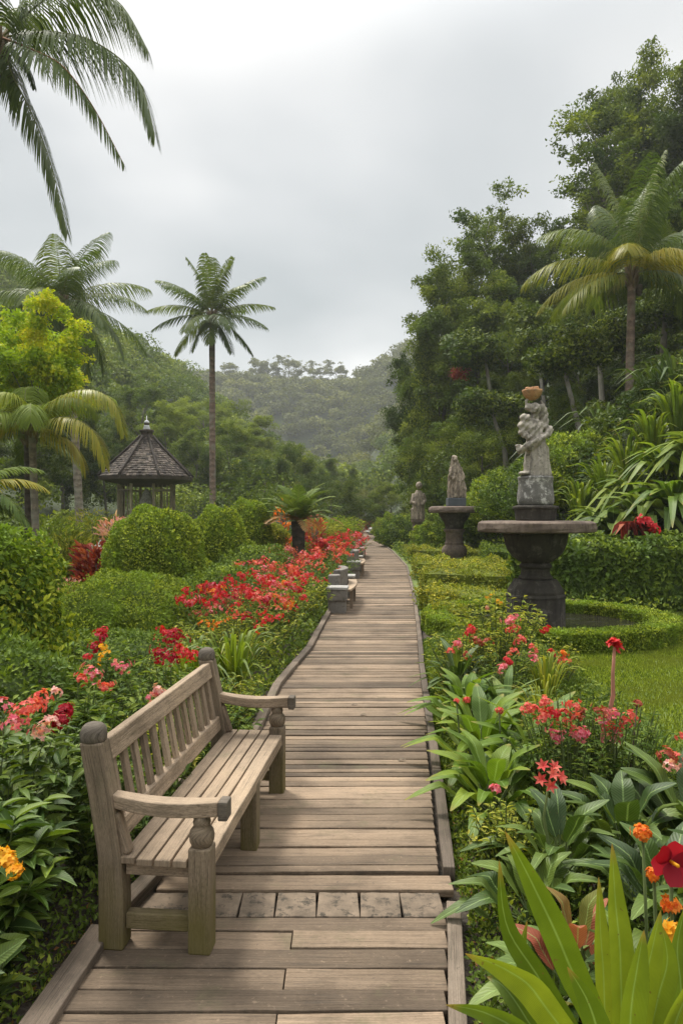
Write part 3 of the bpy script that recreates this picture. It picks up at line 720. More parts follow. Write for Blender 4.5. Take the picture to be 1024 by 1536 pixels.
def backrail(z0, z1, name, rnd):
    g = G(); x0, x1 = xback(z0), xback(z1); c = ((x0 + x1) / 2 + 0.004, (z0 + z1) / 2)
    board(g, (c[0], 0.048, c[1]), (c[0], BL - 0.048, c[1]), 0.05, math.hypot(z1 - z0, x1 - x0), up=(x1 - x0, 0, z1 - z0), n=10, jit=0.001, rnd=rnd)
    obj(name, g, WOOD_BENCH, B, bevel=0.007, smooth=False)
backrail(0.695, 0.785, 'top_rail', 0.7)
backrail(0.385, 0.465, 'lower_rail', 0.5)
ns = 13
for i in range(ns):
    yv = 0.048 + (BL - 0.096) * (i + 0.55) / ns + random.uniform(-0.006, 0.006)
    g = G(); board(g, (xback(0.462) + 0.004, yv, 0.462), (xback(0.70) + 0.004, yv, 0.70), 0.047, 0.022, up=(1, 0, 0.3), n=2, jit=0.0015)
    obj('back_slat', g, WOOD_BENCH, B, bevel=0.003, smooth=False)

# ------------------------------------------------------------------ stone benches along the path
def stone_bench():
    b = thing('stone_bench', 'x', 'bench')
    for yc in (0.0, 2.3):
        g = G(); lathe(g, [(0.20, 0.0), (0.195, 0.2), (0.225, 0.22), (0.235, 0.40)], 4, (-0.05, yc + .15, 0), rot=PI / 4)
        s = obj('end_block', g, CONC, b, smooth=False, bevel=0.02)
        g = G(); lathe(g, [(0.25, 0.40), (0.255, 0.415), (0.255, 0.44), (0.245, 0.45)], 4, (-0.05, yc + .15, 0), rot=PI / 4); obj('pale_cap', g, CONC_L, s, smooth=False, bevel=0.01)
    g = G(); board(g, (-0.15, 0.55, 0.3), (-0.15, 0.80, 0.3), 0.2, 0.6); obj('rear_block', g, CONC, b, smooth=False, bevel=0.02)
    g = G(); V, U, Fc = [], [], []; n = 10      # curved upright back slab
    for i in range(n + 1):
        t = i / n; y = 0.95 + 1.1 * t; x = -0.14 + 0.16 * math.sin(PI * t) * .6
        for a, zb in ((-.06, 0.0), (.06, 0.0), (.09 + .0, 0.66), (-.05, 0.66)): V.append((x + a, y, zb))
    for i in range(n):
        for j in range(4): Fc.append((i * 4 + j, i * 4 + (j + 1) % 4, i * 4 + 4 + (j + 1) % 4, i * 4 + 4 + j))
    Fc += [(3, 2, 1, 0), (n * 4, n * 4 + 1, n * 4 + 2, n * 4 + 3)]
    g.add(V, Fc, .5); obj('back_slab', g, CONC, b, smooth=False, bevel=0.015)
    g = G(); V, Fc = [], []
    for i in range(n + 1):
        t = i / n; y = 0.32 + 1.95 * t; x = 0.10 + 0.055 * math.sin(PI * t)
        for a, zb in ((-.10, .34), (.06, .34), (.06, .38), (-.10, .38)): V.append((x + a, y, zb))
    for i in range(n):
        for j in range(4): Fc.append((i * 4 + j, i * 4 + (j + 1) % 4, i * 4 + 4 + (j + 1) % 4, i * 4 + 4 + j))
    Fc += [(3, 2, 1, 0), (n * 4, n * 4 + 1, n * 4 + 2, n * 4 + 3)]
    g.add(V, Fc, .7); obj('seat_board', g, WOOD_BENCH, b, smooth=False, bevel=0.005)
    for yv in (0.7, 1.7):
        g = G(); board(g, (.15, yv, 0), (.15, yv, .34), .06, .05, up=(1, 0, 0)); obj('leg', g, WOOD_BENCH, b, smooth=False, bevel=0.004)
    return b
sb = stone_bench()
sb['label'] = 'grey stone bench with pale block ends, the one nearest the wooden bench'; sb['group'] = 'stone benches beside the boardwalk'
sb.location = (Lx(12.3) + 0.20, 12.2, 0.0); sb.rotation_euler = (0, 0, -math.radians(4))
dup(sb, (Lx(18.7) + 0.12, 18.6, 0), -math.radians(3), 1.0, 'grey stone bench with pale block ends, middle one of three by the boardwalk')
dup(sb, (Lx(26) + 0.10, 26.0, 0), -math.radians(2), 1.0, 'grey stone bench at the far end of the red flower border')

# ------------------------------------------------------------------ fountains, pool, statues
FX, FY = 2.80, 10.6
fo = thing('fountain', 'dark stone fountain with broad round slab, bowl and octagonal pedestal in the hedge-ringed pool', 'fountain', (FX, FY, -0.03))
def part(name, prof, mat, k=32, par=None, **kw):
    g = G(); lathe(g, prof, k, **{a: b for a, b in kw.items() if a in ('sq', 'rot', 'jit')}); return obj(name, g, mat, par, bevel=kw.get('bevel', 0.006), smooth=kw.get('smooth', True))
part('pedestal', [(0.44, 0), (0.44, 0.05), (0.415, 0.07), (0.415, 0.50), (0.43, 0.52), (0.41, 0.56)], BASALT, 8, fo, rot=PI / 8 + .12, smooth=False, bevel=0.015)
part('skirt', [(0.405, 0.56), (0.40, 0.60), (0.33, 0.72), (0.31, 0.745), (0.31, 0.76)], BASALT, 8, fo, rot=PI / 8 + .12, smooth=False, bevel=0.01)
part('stem', [(0.225, 0.76), (0.24, 0.775), (0.24, 0.80), (0.215, 0.815), (0.20, 0.87), (0.205, 0.92), (0.23, 0.935), (0.235, 0.96), (0.215, 0.975), (0.20, 1.0)], BASALT, 28, fo, smooth=False)
part('bowl', [(0.19, 1.0), (0.24, 1.02), (0.33, 1.09), (0.40, 1.18), (0.435, 1.28), (0.455, 1.38), (0.46, 1.44)], BASALT, 36, fo, bevel=0)
part('slab', [(0.79, 1.44), (0.835, 1.45), (0.84, 1.50), (0.83, 1.575), (0.78, 1.60), (0.4, 1.606)], SLAB, 16, fo, jit=0.008, smooth=False, bevel=0.01)
part('upper_tier', [(0.27, 1.606), (0.285, 1.62), (0.30, 1.77), (0.325, 1.78), (0.325, 1.81), (0.26, 1.825)], BASALT, 28, fo, smooth=False, bevel=0.004)

def blobmesh(parts, voxel, smooth_it=4):
    """fuse ellipsoids and tapered limbs into one continuous body"""
    g = G()
    for p in parts:
        if p[0] == 'e':
            _, c, r, rot = p if len(p) == 4 else (*p, (0, 0, 0))
            bm = bmesh.new(); bmesh.ops.create_uvsphere(bm, u_segments=24, v_segments=16, radius=1)
            M = Matrix.Translation(c) @ Matrix.Rotation(rot[2], 4, 'Z') @ Matrix.Rotation(rot[1], 4, 'Y') @ Matrix.Rotation(rot[0], 4, 'X') @ Matrix.Diagonal((*r, 1))
            V = [tuple(M @ v.co) for v in bm.verts]
            Fc = [[v.index for v in f.verts] for f in bm.faces]
            Fc = [f if len(f) == 4 else f + [f[-1]] for f in Fc]; bm.free()
            Q = [f for f in Fc if f[2] != f[3]]; g.add(V, Q, .5)
            # close poles
            T = [f for f in Fc if f[2] == f[3]]
            for a, b, c_, _ in T:
                mid = tuple((np.array(V[b]) + np.array(V[c_])) / 2)
                g.add([V[a], V[b], mid, V[c_]], [(0, 1, 2, 3)], .5)
        else:
            _, pts, rad = p; tube(g, pts, rad, 14, cap=True)
    me = g.mesh('tmp', STATUE); o = bpy.data.objects.new('tmp', me); COL.objects.link(o)
    w = o.modifiers.new('w', 'WELD'); w.merge_threshold = 0.0005
    r = o.modifiers.new('r', 'REMESH'); r.mode = 'VOXEL'; r.voxel_size = voxel
    s = o.modifiers.new('s', 'SMOOTH'); s.iterations = smooth_it; s.factor = 0.5
    dg = bpy.context.evaluated_depsgraph_get(); dg.update()
    me2 = bpy.data.meshes.new_from_object(o.evaluated_get(dg))
    bpy.data.objects.remove(o); bpy.data.meshes.remove(me)
    return me2
def displace(me, fn):
    n = len(me.vertices); V = np.zeros(n * 3, np.float32); me.vertices.foreach_get('co', V); V = V.reshape(-1, 3).astype(float)
    Nn = np.zeros(n * 3, np.float32); me.vertex_normals.foreach_get('vector', Nn); Nn = Nn.reshape(-1, 3).astype(float)
    V += Nn * fn(V)[:, None]
    me.vertices.foreach_set('co', V.astype(np.float32).ravel()); me.polygons.foreach_set('use_smooth', np.full(len(me.polygons), True)); me.update()

st = thing('statue', 'pale stone statue of a draped figure carrying a basket on its head, on big fountain', 'statue', (FX, FY, -0.03 + 1.825))
g = G(); lathe(g, [(0.235, 0.0), (0.25, 0.02), (0.262, 0.08), (0.258, 0.16), (0.245, 0.26), (0.24, 0.34), (0.25, 0.385), (0.255, 0.40), (0.24, 0.42)], 30, jit=0.008)
obj('plinth', g, STATUE_P, st)
k_ = 0.00945
def q(px, py, y=0.0): return ((px - 808) * k_, y, 0.42 + (706 - py) * k_)
P1 = [
 ('l', [q(809, 706), q(809, 690), q(809, 668), q(808, 652), q(806, 640)], [0.165, 0.155, 0.135, 0.12, 0.115]),      # skirt
 ('l', [q(800, 705, -.05), q(804, 685, -.05), q(811, 660, -.06)], [0.085, 0.07, 0.05]),                                # forward fold
 ('l', [q(822, 706), q(820, 680, .01), q(820, 660)], [0.07, 0.055, 0.05]),
 ('e', q(790, 702, -.09), (0.06, 0.07, 0.032)),                                                                       # foot
 ('l', [q(806, 645), q(804, 632), q(806, 620)], [0.12, 0.13, 0.085]),                                                 # torso
 ('e', q(806, 628), (0.165, 0.10, 0.07), (0, 0.2, 0)),                                                                # shoulders
 ('l', [q(806, 620), q(807, 606, -.02)], [0.055, 0.05]),                                                              # neck
 ('e', q(806, 603, -.045), (0.062, 0.075, 0.088), (0.35, 0, 0)),                                                      # head
 ('e', q(805.5, 604.5, -.120), (0.012, 0.018, 0.02)),                                                                 # nose
 ('e', q(805, 609, -.105), (0.022, 0.018, 0.012)),                                                                    # chin
 ('l', [q(812, 597, .0), q(818, 607, .02), q(820, 620, .0), q(820, 632, -.02)], [0.075, 0.068, 0.055, 0.04]),          # veil on one side
 ('l', [q(801, 597, .02), q(797, 604, .0)], [0.06, 0.045]),
 ('e', q(793, 618, -.04), (0.07, 0.075, 0.07)),                                                                       # second bowed head
 ('e', q(791, 628, -.03), (0.075, 0.08, 0.07)),
 ('l', [q(790, 628, -.03), q(789, 640, -.05), q(797, 650, -.11)], [0.062, 0.052, 0.04]),                               # arm
 ('l', [q(818, 628), q(826, 635, -.04), q(820, 645, -.11)], [0.055, 0.055, 0.042]),                                    # arm elbow
 ('l', [q(820, 644, -.11), q(808, 652, -.14), q(794, 660, -.12), q(785, 667, -.08)], [0.042, 0.040, 0.045, 0.045]),    # forearm and shawl
 ('l', [q(783, 658, -.06), q(785, 668, -.06), q(796, 664, -.1), q(812, 654, -.12)], [0.038, 0.045, 0.045, 0.036]),
 ('l', [q(798, 600, .03), q(795, 590, 0), q(800, 585, 0)], [0.024, 0.02, 0.018]),                                      # hand to basket
 ('l', [q(820, 628, .02), q(822, 608, .03), q(815, 590, 0)], [0.04, 0.028, 0.02]),
]
me = blobmesh(P1, 0.0105, 3)
def folds(V):
    x, y, z = V.T; a = np.arctan2(y, x)
    low = np.clip((1.05 - z) / 0.4, 0, 1)
    f = 0.013 * np.sin(a * 9 + z * 5 + 1.2 * np.sin(z * 6)) * low
    f += 0.007 * np.sin((x * 1.0 - z * 0.8) * 75 + 2 * np.sin(y * 12)) * (1 - low) * np.clip((1.5 - z) / .2, .25, 1)
    f += 0.0025 * np.sin(x * 60) * np.sin(z * 55) * np.sin(y * 58 + 1)
    return f
displace(me, folds); me.materials.clear(); me.materials.append(STATUE)
_f = mkobj('figure', me, st); _f.scale = (1.12, 1.15, 1.0)
g = G(); lathe(g, [(0.06, 0.0), (0.10, 0.02), (0.145, 0.07), (0.165, 0.12), (0.172, 0.135), (0.165, 0.15), (0.10, 0.155)], 26)
bsk = obj('basket', g, TERRA, st, loc=q(803, 589)); bsk.scale = (.86, .86, .95)
g = G()
for i in range(16):
    a = random.random() * 2 * PI; r = random.random() * 0.11
    lathe(g, [(0.015, 0), (0.032, 0.012), (0.034, 0.03), (0.02, 0.045)], 8, (r * math.cos(a), r * math.sin(a), 0.145))
obj('basket_fruit', g, TERRA, bsk)

# second fountain
F2 = at(681, 768, 23.0)
f2 = thing('fountain', 'smaller brown stone fountain with ringed column rising out of the low hedges', 'fountain', (F2.x, 23.0, -0.05))
part('column', [(0.36, 0), (0.36, 0.12), (0.30, 0.18), (0.32, 0.30), (0.38, 0.42), (0.40, 0.55), (0.36, 0.66), (0.29, 0.72), (0.30, 0.78), (0.27, 0.82), (0.27, 1.1), (0.33, 1.16), (0.33, 1.22)], SLAB, 28, f2, smooth=True)
part('bowl', [(0.26, 1.22), (0.30, 1.35), (0.34, 1.45), (0.45, 1.60), (0.5, 1.72)], BASALT, 28, f2)
part('slab', [(0.74, 1.72), (0.80, 1.74), (0.81, 1.82), (0.78, 1.90), (0.7, 1.93)], SLAB, 24, f2, jit=0.012, smooth=False, bevel=0.012)
s2 = thing('statue', 'hooded cloaked stone figure on a dark block, standing on the smaller brown fountain', 'statue', (F2.x + 0.05, 23.0, 1.88))
g = G(); board(g, (-0.28, 0, 0.13), (0.28, 0, 0.13), 0.5, 0.26, n=2); obj('plinth', g, SLATE, s2, smooth=False, bevel=0.02)
P2 = [('l', [(0.02, 0, 0.26), (0.02, 0, 0.6), (-.01, 0, 0.95), (-.03, 0, 1.25), (-.05, -.02, 1.5)], [0.2, 0.215, 0.19, 0.15, 0.1]),
      ('l', [(0.2, 0, 0.28), (0.2, 0, 0.55), (0.1, 0, 0.95)], [0.1, 0.11, 0.1]), ('l', [(-.17, 0, .26), (-.18, 0, .5), (-.12, 0, 1.0)], [.09, .09, .1]),
      ('e', (-.05, -.05, 1.47), (.1, .11, .13)), ('e', (-.06, -.15, 1.44), (.03, .04, .03)),
      ('l', [(-.15, -.05, 1.2), (-.2, -.12, .95), (-.08, -.2, .85)], [.06, .055, .04]), ('l', [(.1, 0, 1.2), (.2, -.05, .9), (.12, -.16, .75)], [.07, .06, .04])]
me = blobmesh(P2, 0.016, 2)
displace(me, lambda V: 0.028 * np.sin(np.arctan2(V[:, 1], V[:, 0]) * 11 + 3 * np.sin(V[:, 2] * 4)) * np.clip((1.5 - V[:, 2]) * 2, .15, 1) + .01 * np.sin(V[:, 0] * 40) * np.sin(V[:, 2] * 33))
me.materials.clear(); me.materials.append(STATUE_B); mkobj('figure', me, s2)
# third statue
F3 = at(627, 768, 34.0)
s3 = thing('statue', 'small robed stone figure half hidden by bushes beyond the second fountain', 'statue', (F3.x, 34.0, -0.05))
g = G(); lathe(g, [(0.42, 0), (0.42, 0.2), (0.34, 0.3), (0.32, 1.2), (0.4, 1.3), (0.4, 1.42)], 4, rot=PI / 4 + .2); obj('pedestal', g, SLAB, s3, smooth=False, bevel=0.03)
P3 = [('l', [(0, 0, 1.42), (0, 0, 1.9), (0.0, 0, 2.4), (.02, 0, 2.75)], [.27, .27, .24, .14]), ('e', (.03, -.03, 2.98), (.15, .16, .18)), ('e', (.03, -.18, 2.95), (.03, .05, .04)),
      ('l', [(-.2, 0, 2.6), (-.3, -.1, 2.2), (-.1, -.25, 2.1)], [.09, .09, .07]), ('l', [(.2, 0, 2.6), (.3, -.1, 2.25), (.1, -.25, 2.05)], [.09, .09, .07]), ('l', [(-.2, -.1, 1.42), (-.24, -.1, 1.9)], [.16, .1])]
me = blobmesh(P3, 0.025, 2)
displace(me, lambda V: 0.035 * np.sin(np.arctan2(V[:, 1], V[:, 0]) * 8 + 3 * np.sin(V[:, 2] * 3)) * np.clip((2.7 - V[:, 2]) * 2, .1, 1))
me.materials.clear(); me.materials.append(STATUE_B); mkobj('figure', me, s3)

# pool water and kerb
g = G(); k = 64; V = [(3.0, 10.75, 0.05)] + [(3.0 + 1.46 * math.cos(2 * PI * i / k), 10.75 + 1.5 * math.sin(2 * PI * i / k), 0.05) for i in range(k)]
g.add(V, [(0, 1 + i, 1 + (i + 1) % k, 1 + (i + 2) % k) for i in range(0, k, 2)], .5)
o = obj('water', g, wm, smooth=False); tag(o, kind='structure')
g = G(); lathe(g, [(1.50, -0.05), (1.50, 0.08)], 64, (3.0, 10.75, 0))
# ------------------------------------------------------------------ gazebo
GX0, GY0 = -8.75, 33.0
gz = thing('gazebo', 'open garden pavilion with dark shingled eight-sided roof and white ball finial', 'gazebo', (GX0, GY0, -0.07))
R8 = 2.12; zE, zT = 3.32, 5.15
roof_g = G()
def rprof(t):  # t 0 eave .. 1 top
    return R8 * (1 - t) ** 1.12 * 0.86 + 0.30 + (0 if t > 0.02 else 0.0), zE + (zT - zE) * (t ** 0.93)
nrows = 19
for row in range(nrows):
    t0, t1 = row / nrows, (row + 1.35) / nrows
    (r0, z0), (r1, z1) = rprof(t0), rprof(min(t1, 1))
    for s in range(8):
        a0, a1 = s * PI / 4 + PI / 8 + .1, (s + 1) * PI / 4 + PI / 8 + .1
        A = np.array([r0 * math.cos(a0), r0 * math.sin(a0)]); Bq = np.array([r0 * math.cos(a1), r0 * math.sin(a1)])
        C = np.array([r1 * math.cos(a0), r1 * math.sin(a0)]); D = np.array([r1 * math.cos(a1), r1 * math.sin(a1)])
        w = np.linalg.norm(Bq - A); nsh = max(2, int(w / 0.13))
        for i in range(nsh):
            u0, u1 = (i + 0.03) / nsh, (i + 0.97) / nsh
            lo0 = A + (Bq - A) * u0; lo1 = A + (Bq - A) * u1; hi0 = C + (D - C) * u0; hi1 = C + (D - C) * u1
            dz = random.uniform(0, 0.02) + 0.035; sag = random.uniform(-.02, .015)
            V = [(*lo0, z0 + dz + sag), (*lo1, z0 + dz + sag), (*hi1, z1), (*hi0, z1), (*lo0, z0 + sag - 0.01), (*lo1, z0 + sag - 0.01), (*hi1, z1 - 0.03), (*hi0, z1 - 0.03)]
            o_ = random.random() * 9
            roof_g.add(V, [(0, 1, 2, 3), (4, 5, 1, 0), (4, 0, 3, 7), (5, 6, 2, 1), (7, 6, 5, 4)], random.random(), [(o_, 0), (o_, .13), (o_ + .1, .13), (o_ + .1, 0)] * 2)
roof = obj('roof', roof_g, SHINGLE, gz, smooth=False)
for s in range(8):
    a = s * PI / 4 + PI / 8 + .1; g = G()
    pts = []
    for t in np.linspace(0, 1, 12): r, z = rprof(t); pts.append((r * 1.01 * math.cos(a), r * 1.01 * math.sin(a), z + 0.05))
    tube(g, pts, 0.055, 6, rnd=0.15); obj('hip_ridge', g, SHINGLE, roof)
g = G(); lathe(g, [(R8 * .86 + .27, zE - 0.14), (R8 * .86 + .29, zE - 0.0)], 8, rot=PI / 8 + .1); obj('eave_board', g, WOOD_DARK, gz, smooth=False, bevel=0.01)
g = G(); lathe(g, [(0.75, zE - 0.42), (R8 * .86 + .2, zE - 0.145)], 8, rot=PI / 8 + .1); obj('soffit', g, WOOD_DARK, gz, smooth=False)
g = G(); lathe(g, [(0.36, zT - 0.02), (0.33, zT + .05), (0.27, zT + .06), (0.27, zT + .20), (0.32, zT + .21), (0.33, zT + .30), (0.2, zT + .33)], 8, rot=PI / 8); cap = obj('roof_cap', g, WOOD_DARK, gz, smooth=False, bevel=0.008)
g = G(); lathe(g, [(0.15, zT + .33), (0.16, zT + .36), (0.12, zT + .48), (0.12, zT + .52)], 16); obj('finial_base', g, METAL_W, cap)
g = G(); lathe(g, [(0.06, zT + .52), (0.115, zT + .56), (0.125, zT + .62)], 16); obj('finial_ball_dark', g, WOOD_DARK, cap)
g = G(); lathe(g, [(0.125, zT + .62), (0.115, zT + .68), (0.07, zT + .73), (0.02, zT + .76), (0.015, zT + .95)], 16); obj('finial_ball', g, METAL_W, cap)
for s in range(8):
    a = s * PI / 4 + PI / 8 + .1; x, y = 1.24 * math.cos(a), 1.24 * math.sin(a)
    g = G(); board(g, (x, y, 0), (x, y, zE - 0.3), 0.105, 0.105, up=(math.cos(a), math.sin(a), 0), n=2); obj('post', g, POST_W, gz, smooth=False, bevel=0.01)
    if s not in (5,):
        a2 = a + PI / 4; x2, y2 = 1.24 * math.cos(a2), 1.24 * math.sin(a2); g = G()
        for i in range(1, 4):
            t = i / 4; board(g, (x + (x2 - x) * t, y + (y2 - y) * t, 0.3), (x + (x2 - x) * t, y + (y2 - y) * t, zE - 0.35), 0.035, 0.035, up=(math.cos(a), math.sin(a), 0))
        for z in (0.3, 1.1, 2.75): board(g, (x, y, z), (x2, y2, z), 0.05, 0.07)
        obj('lattice_panel', g, POST_W, gz, smooth=False)
g = G(); lathe(g, [(1.6, 0), (1.6, 0.25), (1.5, 0.3)], 8, rot=PI / 8 + .1); obj('floor_platform', g, SLAB, gz, smooth=False)
# pale stone idol inside the pavilion
g = G(); lathe(g, [(0.45, 0.3), (0.45, 0.9), (0.35, 1.0), (0.38, 1.6), (0.25, 1.8), (0.30, 2.2), (0.2, 2.6), (0.05, 2.8)], 12, (GX0 - 0.0, GY0, -0.07), jit=0.08)
tag(obj('stone_shrine', g, ROCK), 'pale carved stone shrine standing inside the shingled pavilion', 'shrine')

# ------------------------------------------------------------------ palms
def frond(g, L, az, el0, el1, nl=55, ll=0.7, w=0.035, hang=0.5, base=0.14, rg=None, sweep=0.0, rr=0.02, closed=0.0, path=None):
    """one pinnate frond from the origin. el0 -> el1: elevation of the stalk from base to tip"""
    n = 26; pts = [np.zeros(3)]
    for i in range(n):
        t = (i + 0.5) / n; el = el0 + (el1 - el0) * t ** 1.25; a = az + sweep * t
        pts.append(pts[-1] + np.array([math.cos(a) * math.cos(el), math.sin(a) * math.cos(el), math.sin(el)]) * L / n)
    if path is not None:
        C = [np.array(p, float) for p in path]; m_ = len(C); pts = []
        for i in range(n + 1):
            s_ = i / n * (m_ - 1); k_i = min(int(s_), m_ - 2); t = s_ - k_i
            a_, b_, c_, d_ = C[max(k_i - 1, 0)], C[k_i], C[k_i + 1], C[min(k_i + 2, m_ - 1)]
            pts.append(0.5 * ((2 * b_) + (c_ - a_) * t + (2 * a_ - 5 * b_ + 4 * c_ - d_) * t * t + (3 * b_ - a_ - 3 * c_ + d_) * t ** 3))
    pts = np.array(pts)
    tube(rg, pts, list(np.linspace(rr, rr * 0.15, n + 1)), 5, rnd=random.random(), cap=False)
    ts = np.linspace(base, 0.995, nl) + rng.normal(size=nl) * 0.003
    f0 = random.random()
    for side in (-1, 1):
        s = np.clip(ts, 0, 0.999) * n; k = s.astype(int); u = (s - k)[:, None]
        P = pts[k] * (1 - u) + pts[k + 1] * u
        tan = unit(pts[k + 1] - pts[k])
        sd = unit(np.cross(tan, np.array([0, 0, 1.0])) + 1e-6) * side
        upv = np.cross(sd * side, tan)
        ln = ll * np.sin(PI * np.clip(0.12 + 0.86 * ts ** 0.9, 0, 1)) ** 0.55 * (0.9 + 0.2 * rng.random(nl))
        fwd = 0.35 + 0.75 * ts[:, None] + closed
        d0 = unit(sd + tan * fwd + upv * 0.25 + rng.normal(size=(nl, 3)) * 0.07)
        m = 4; cen = [P]
        cur = P
        for j in range(1, m + 1):
            g_ = np.array([0, 0, -1.0]) * hang * (j / m) * (1.3 + 0.5 * rng.random((nl, 1)))
            cur = cur + unit(d0 + g_) * (ln / m)[:, None]; cen.append(cur)
        cen = np.array(cen)                       # m+1, nl, 3
        V = np.zeros((nl, (m + 1) * 2, 3)); U = np.zeros((nl, (m + 1) * 2, 2))
        for j in range(m + 1):
            dd = unit(cen[min(j + 1, m)] - cen[max(j - 1, 0)])
            wv = unit(np.cross(dd, upv + sd * 0.3)) * (w / 2 * [0.5, 1.0, 0.9, 0.6, 0.1][j])
            V[:, j * 2] = cen[j] - wv; V[:, j * 2 + 1] = cen[j] + wv; U[:, j * 2] = (0, j / m); U[:, j * 2 + 1] = (1, j / m)
        Fq = np.array([(2 * j, 2 * j + 1, 2 * j + 3, 2 * j + 2) for j in range(m)])
        ff = Fq[None] + (np.arange(nl) * (m + 1) * 2)[:, None, None]
        rv = np.clip(f0 * 0.6 + 0.4 * rng.random(nl), 0, 1)
        g.add(V.reshape(-1, 3), ff.reshape(-1, 4), np.repeat(rv, m), U.reshape(-1, 2))

def palm(name, label, base, top, rt, fronds, tmat, fmat=PALM, rb=None, group=None, cat='palm tree', bend=(0, 0), bases=0.3, ll=0.7, w=0.035, nl=55, hang=0.6, rachis=None, coco=0):
    """fronds: list of (azimuth deg, el0 deg, el1 deg, length[, material])"""
    base, top = Vector(base), Vector(top); t = thing(name, label, cat, base, group)
    g = G(); n = 22; pts, rad = [], []
    H = top - base
    for i in range(n + 1):
        s = i / n; b = math.sin(PI * s)
        pts.append(H * s + Vector((bend[0] * b, bend[1] * b, 0)))
        rad.append(rt * (1.0 + 0.12 * (1 - s)) + (rt * 0.55 * max(0, 1 - s * 9) if rb is None else rb * max(0, 1 - s * 9)) + rt * 0.04 * math.sin(i * 2.1))
    tube(g, pts, rad, 12); obj('trunk', g, tmat, t)
    if bases:
        g = G()
        for i in range(26):
            a = i * 2.4; z = -bases * 1.2 + bases * 1.5 * i / 26
            d = Vector((math.cos(a), math.sin(a), 0))
            tube(g, [H + d * rt * 0.6 + Vector((0, 0, z)), H + d * rt * 1.25 + Vector((0, 0, z + bases * .45)), H + d * rt * 1.9 + Vector((0, 0, z + bases * .8))], [rt * .45, rt * .35, rt * .12], 6, rnd=random.random())
        obj('crown_shaft', g, PALM_BASE, t)
    if coco:
        for i in range(coco):
            a = random.random() * 2 * PI; g = G(); lathe(g, [(0.03, -.12), (.08, -.08), (.1, 0), (.08, .08), (.03, .12)], 10); obj('coconut', g, STEM_B, t, loc=H + Vector((math.cos(a) * rt * 2, math.sin(a) * rt * 2, -bases - random.random() * .2)))
    for f in fronds:
        if isinstance(f, dict):
            g, rg = G(), G()
            frond(g, 1, 0, 0, 0, nl=f.get('nl', nl), ll=f.get('ll', ll), w=w, hang=f.get('hang', hang), rg=rg, rr=rt * .16, path=[Vector(p) - top for p in f['path']], base=f.get('base', .12))
            fo_ = obj('frond', g, f.get('mat', fmat), t, loc=H); obj('stalk', rg, f.get('rachis', rachis or RACH), fo_); continue
        az, e0, e1, L = f[:4]; fm = f[4] if len(f) > 4 else fmat
        g, rg = G(), G()
        frond(g, L, math.radians(az), math.radians(e0), math.radians(e1), nl=nl, ll=ll * (0.85 + 0.3 * random.random()), w=w, hang=hang, rg=rg, sweep=math.radians(random.uniform(-14, 14)), rr=rt * 0.16)
        fo_ = obj('frond', g, fm, t, loc=H)
        obj('stalk', rg, rachis or RACH, fo_)
    return t
def ring_fronds(n, L, e_hi=80, e_lo=-35, jit=12, mats=None):
    out_ = []
    for i in range(n):
        s = i / n; el = e_hi + (e_lo - e_hi) * s ** 0.85 + random.uniform(-6, 6)
        out_.append((i * 137.5 + random.uniform(-jit, jit), el, el - 55 - 25 * s + random.uniform(-8, 8), L * (0.85 + 0.2 * random.random()) * (1 - 0.15 * (i < 3)), *( [mats[i]] if mats and i in mats else [])))
    return out_

# tall slim palm in the middle
tp = at(318, 474, 42.0)
palm('tall_palm', 'tall slim palm with reddish trunk and compact crown standing alone against the sky', (tp.x + 0.05, 42, -0.1), tp, 0.165,
     [(90, 88, 70, 3.6), (20, 82, 55, 3.7), (170, 80, 50, 3.7), (250, 80, 60, 3.4), (-30, 78, 55, 3.5), (10, 58, 12, 3.9), (175, 55, 5, 3.9), (-40, 45, -10, 3.4), (-140, 45, -10, 3.4),
      (5, 30, -18, 3.7), (182, 28, -25, 3.7), (60, 40, -10, 3.5), (120, 38, -15, 3.4), (-10, 5, -40, 3.6), (192, 5, -45, 3.6), (-60, 0, -55, 3.2), (-120, -5, -60, 3.1),
      (15, -25, -62, 3.2), (165, -25, -62, 3.2), (-85, -35, -72, 2.5), (-30, -45, -75, 2.6), (215, -45, -78, 2.5)], PTRUNK_R, ll=1.0, w=0.06, nl=52, hang=0.9, bases=0.5)
# broad coconut palm on the left
tp = at(93, 455, 30.0)
palm('coconut_palm', 'wide coconut palm with drooping grey-green crown behind the small yellow-tipped palm', (at(122, 768, 30).x, 30, -0.1), tp, 0.15,
     [*ring_fronds(30, 3.9, 86, -45)], PTRUNK, bend=(0.12, 0), ll=1.15, w=0.034, nl=72, hang=1.2, bases=0.5, coco=5)
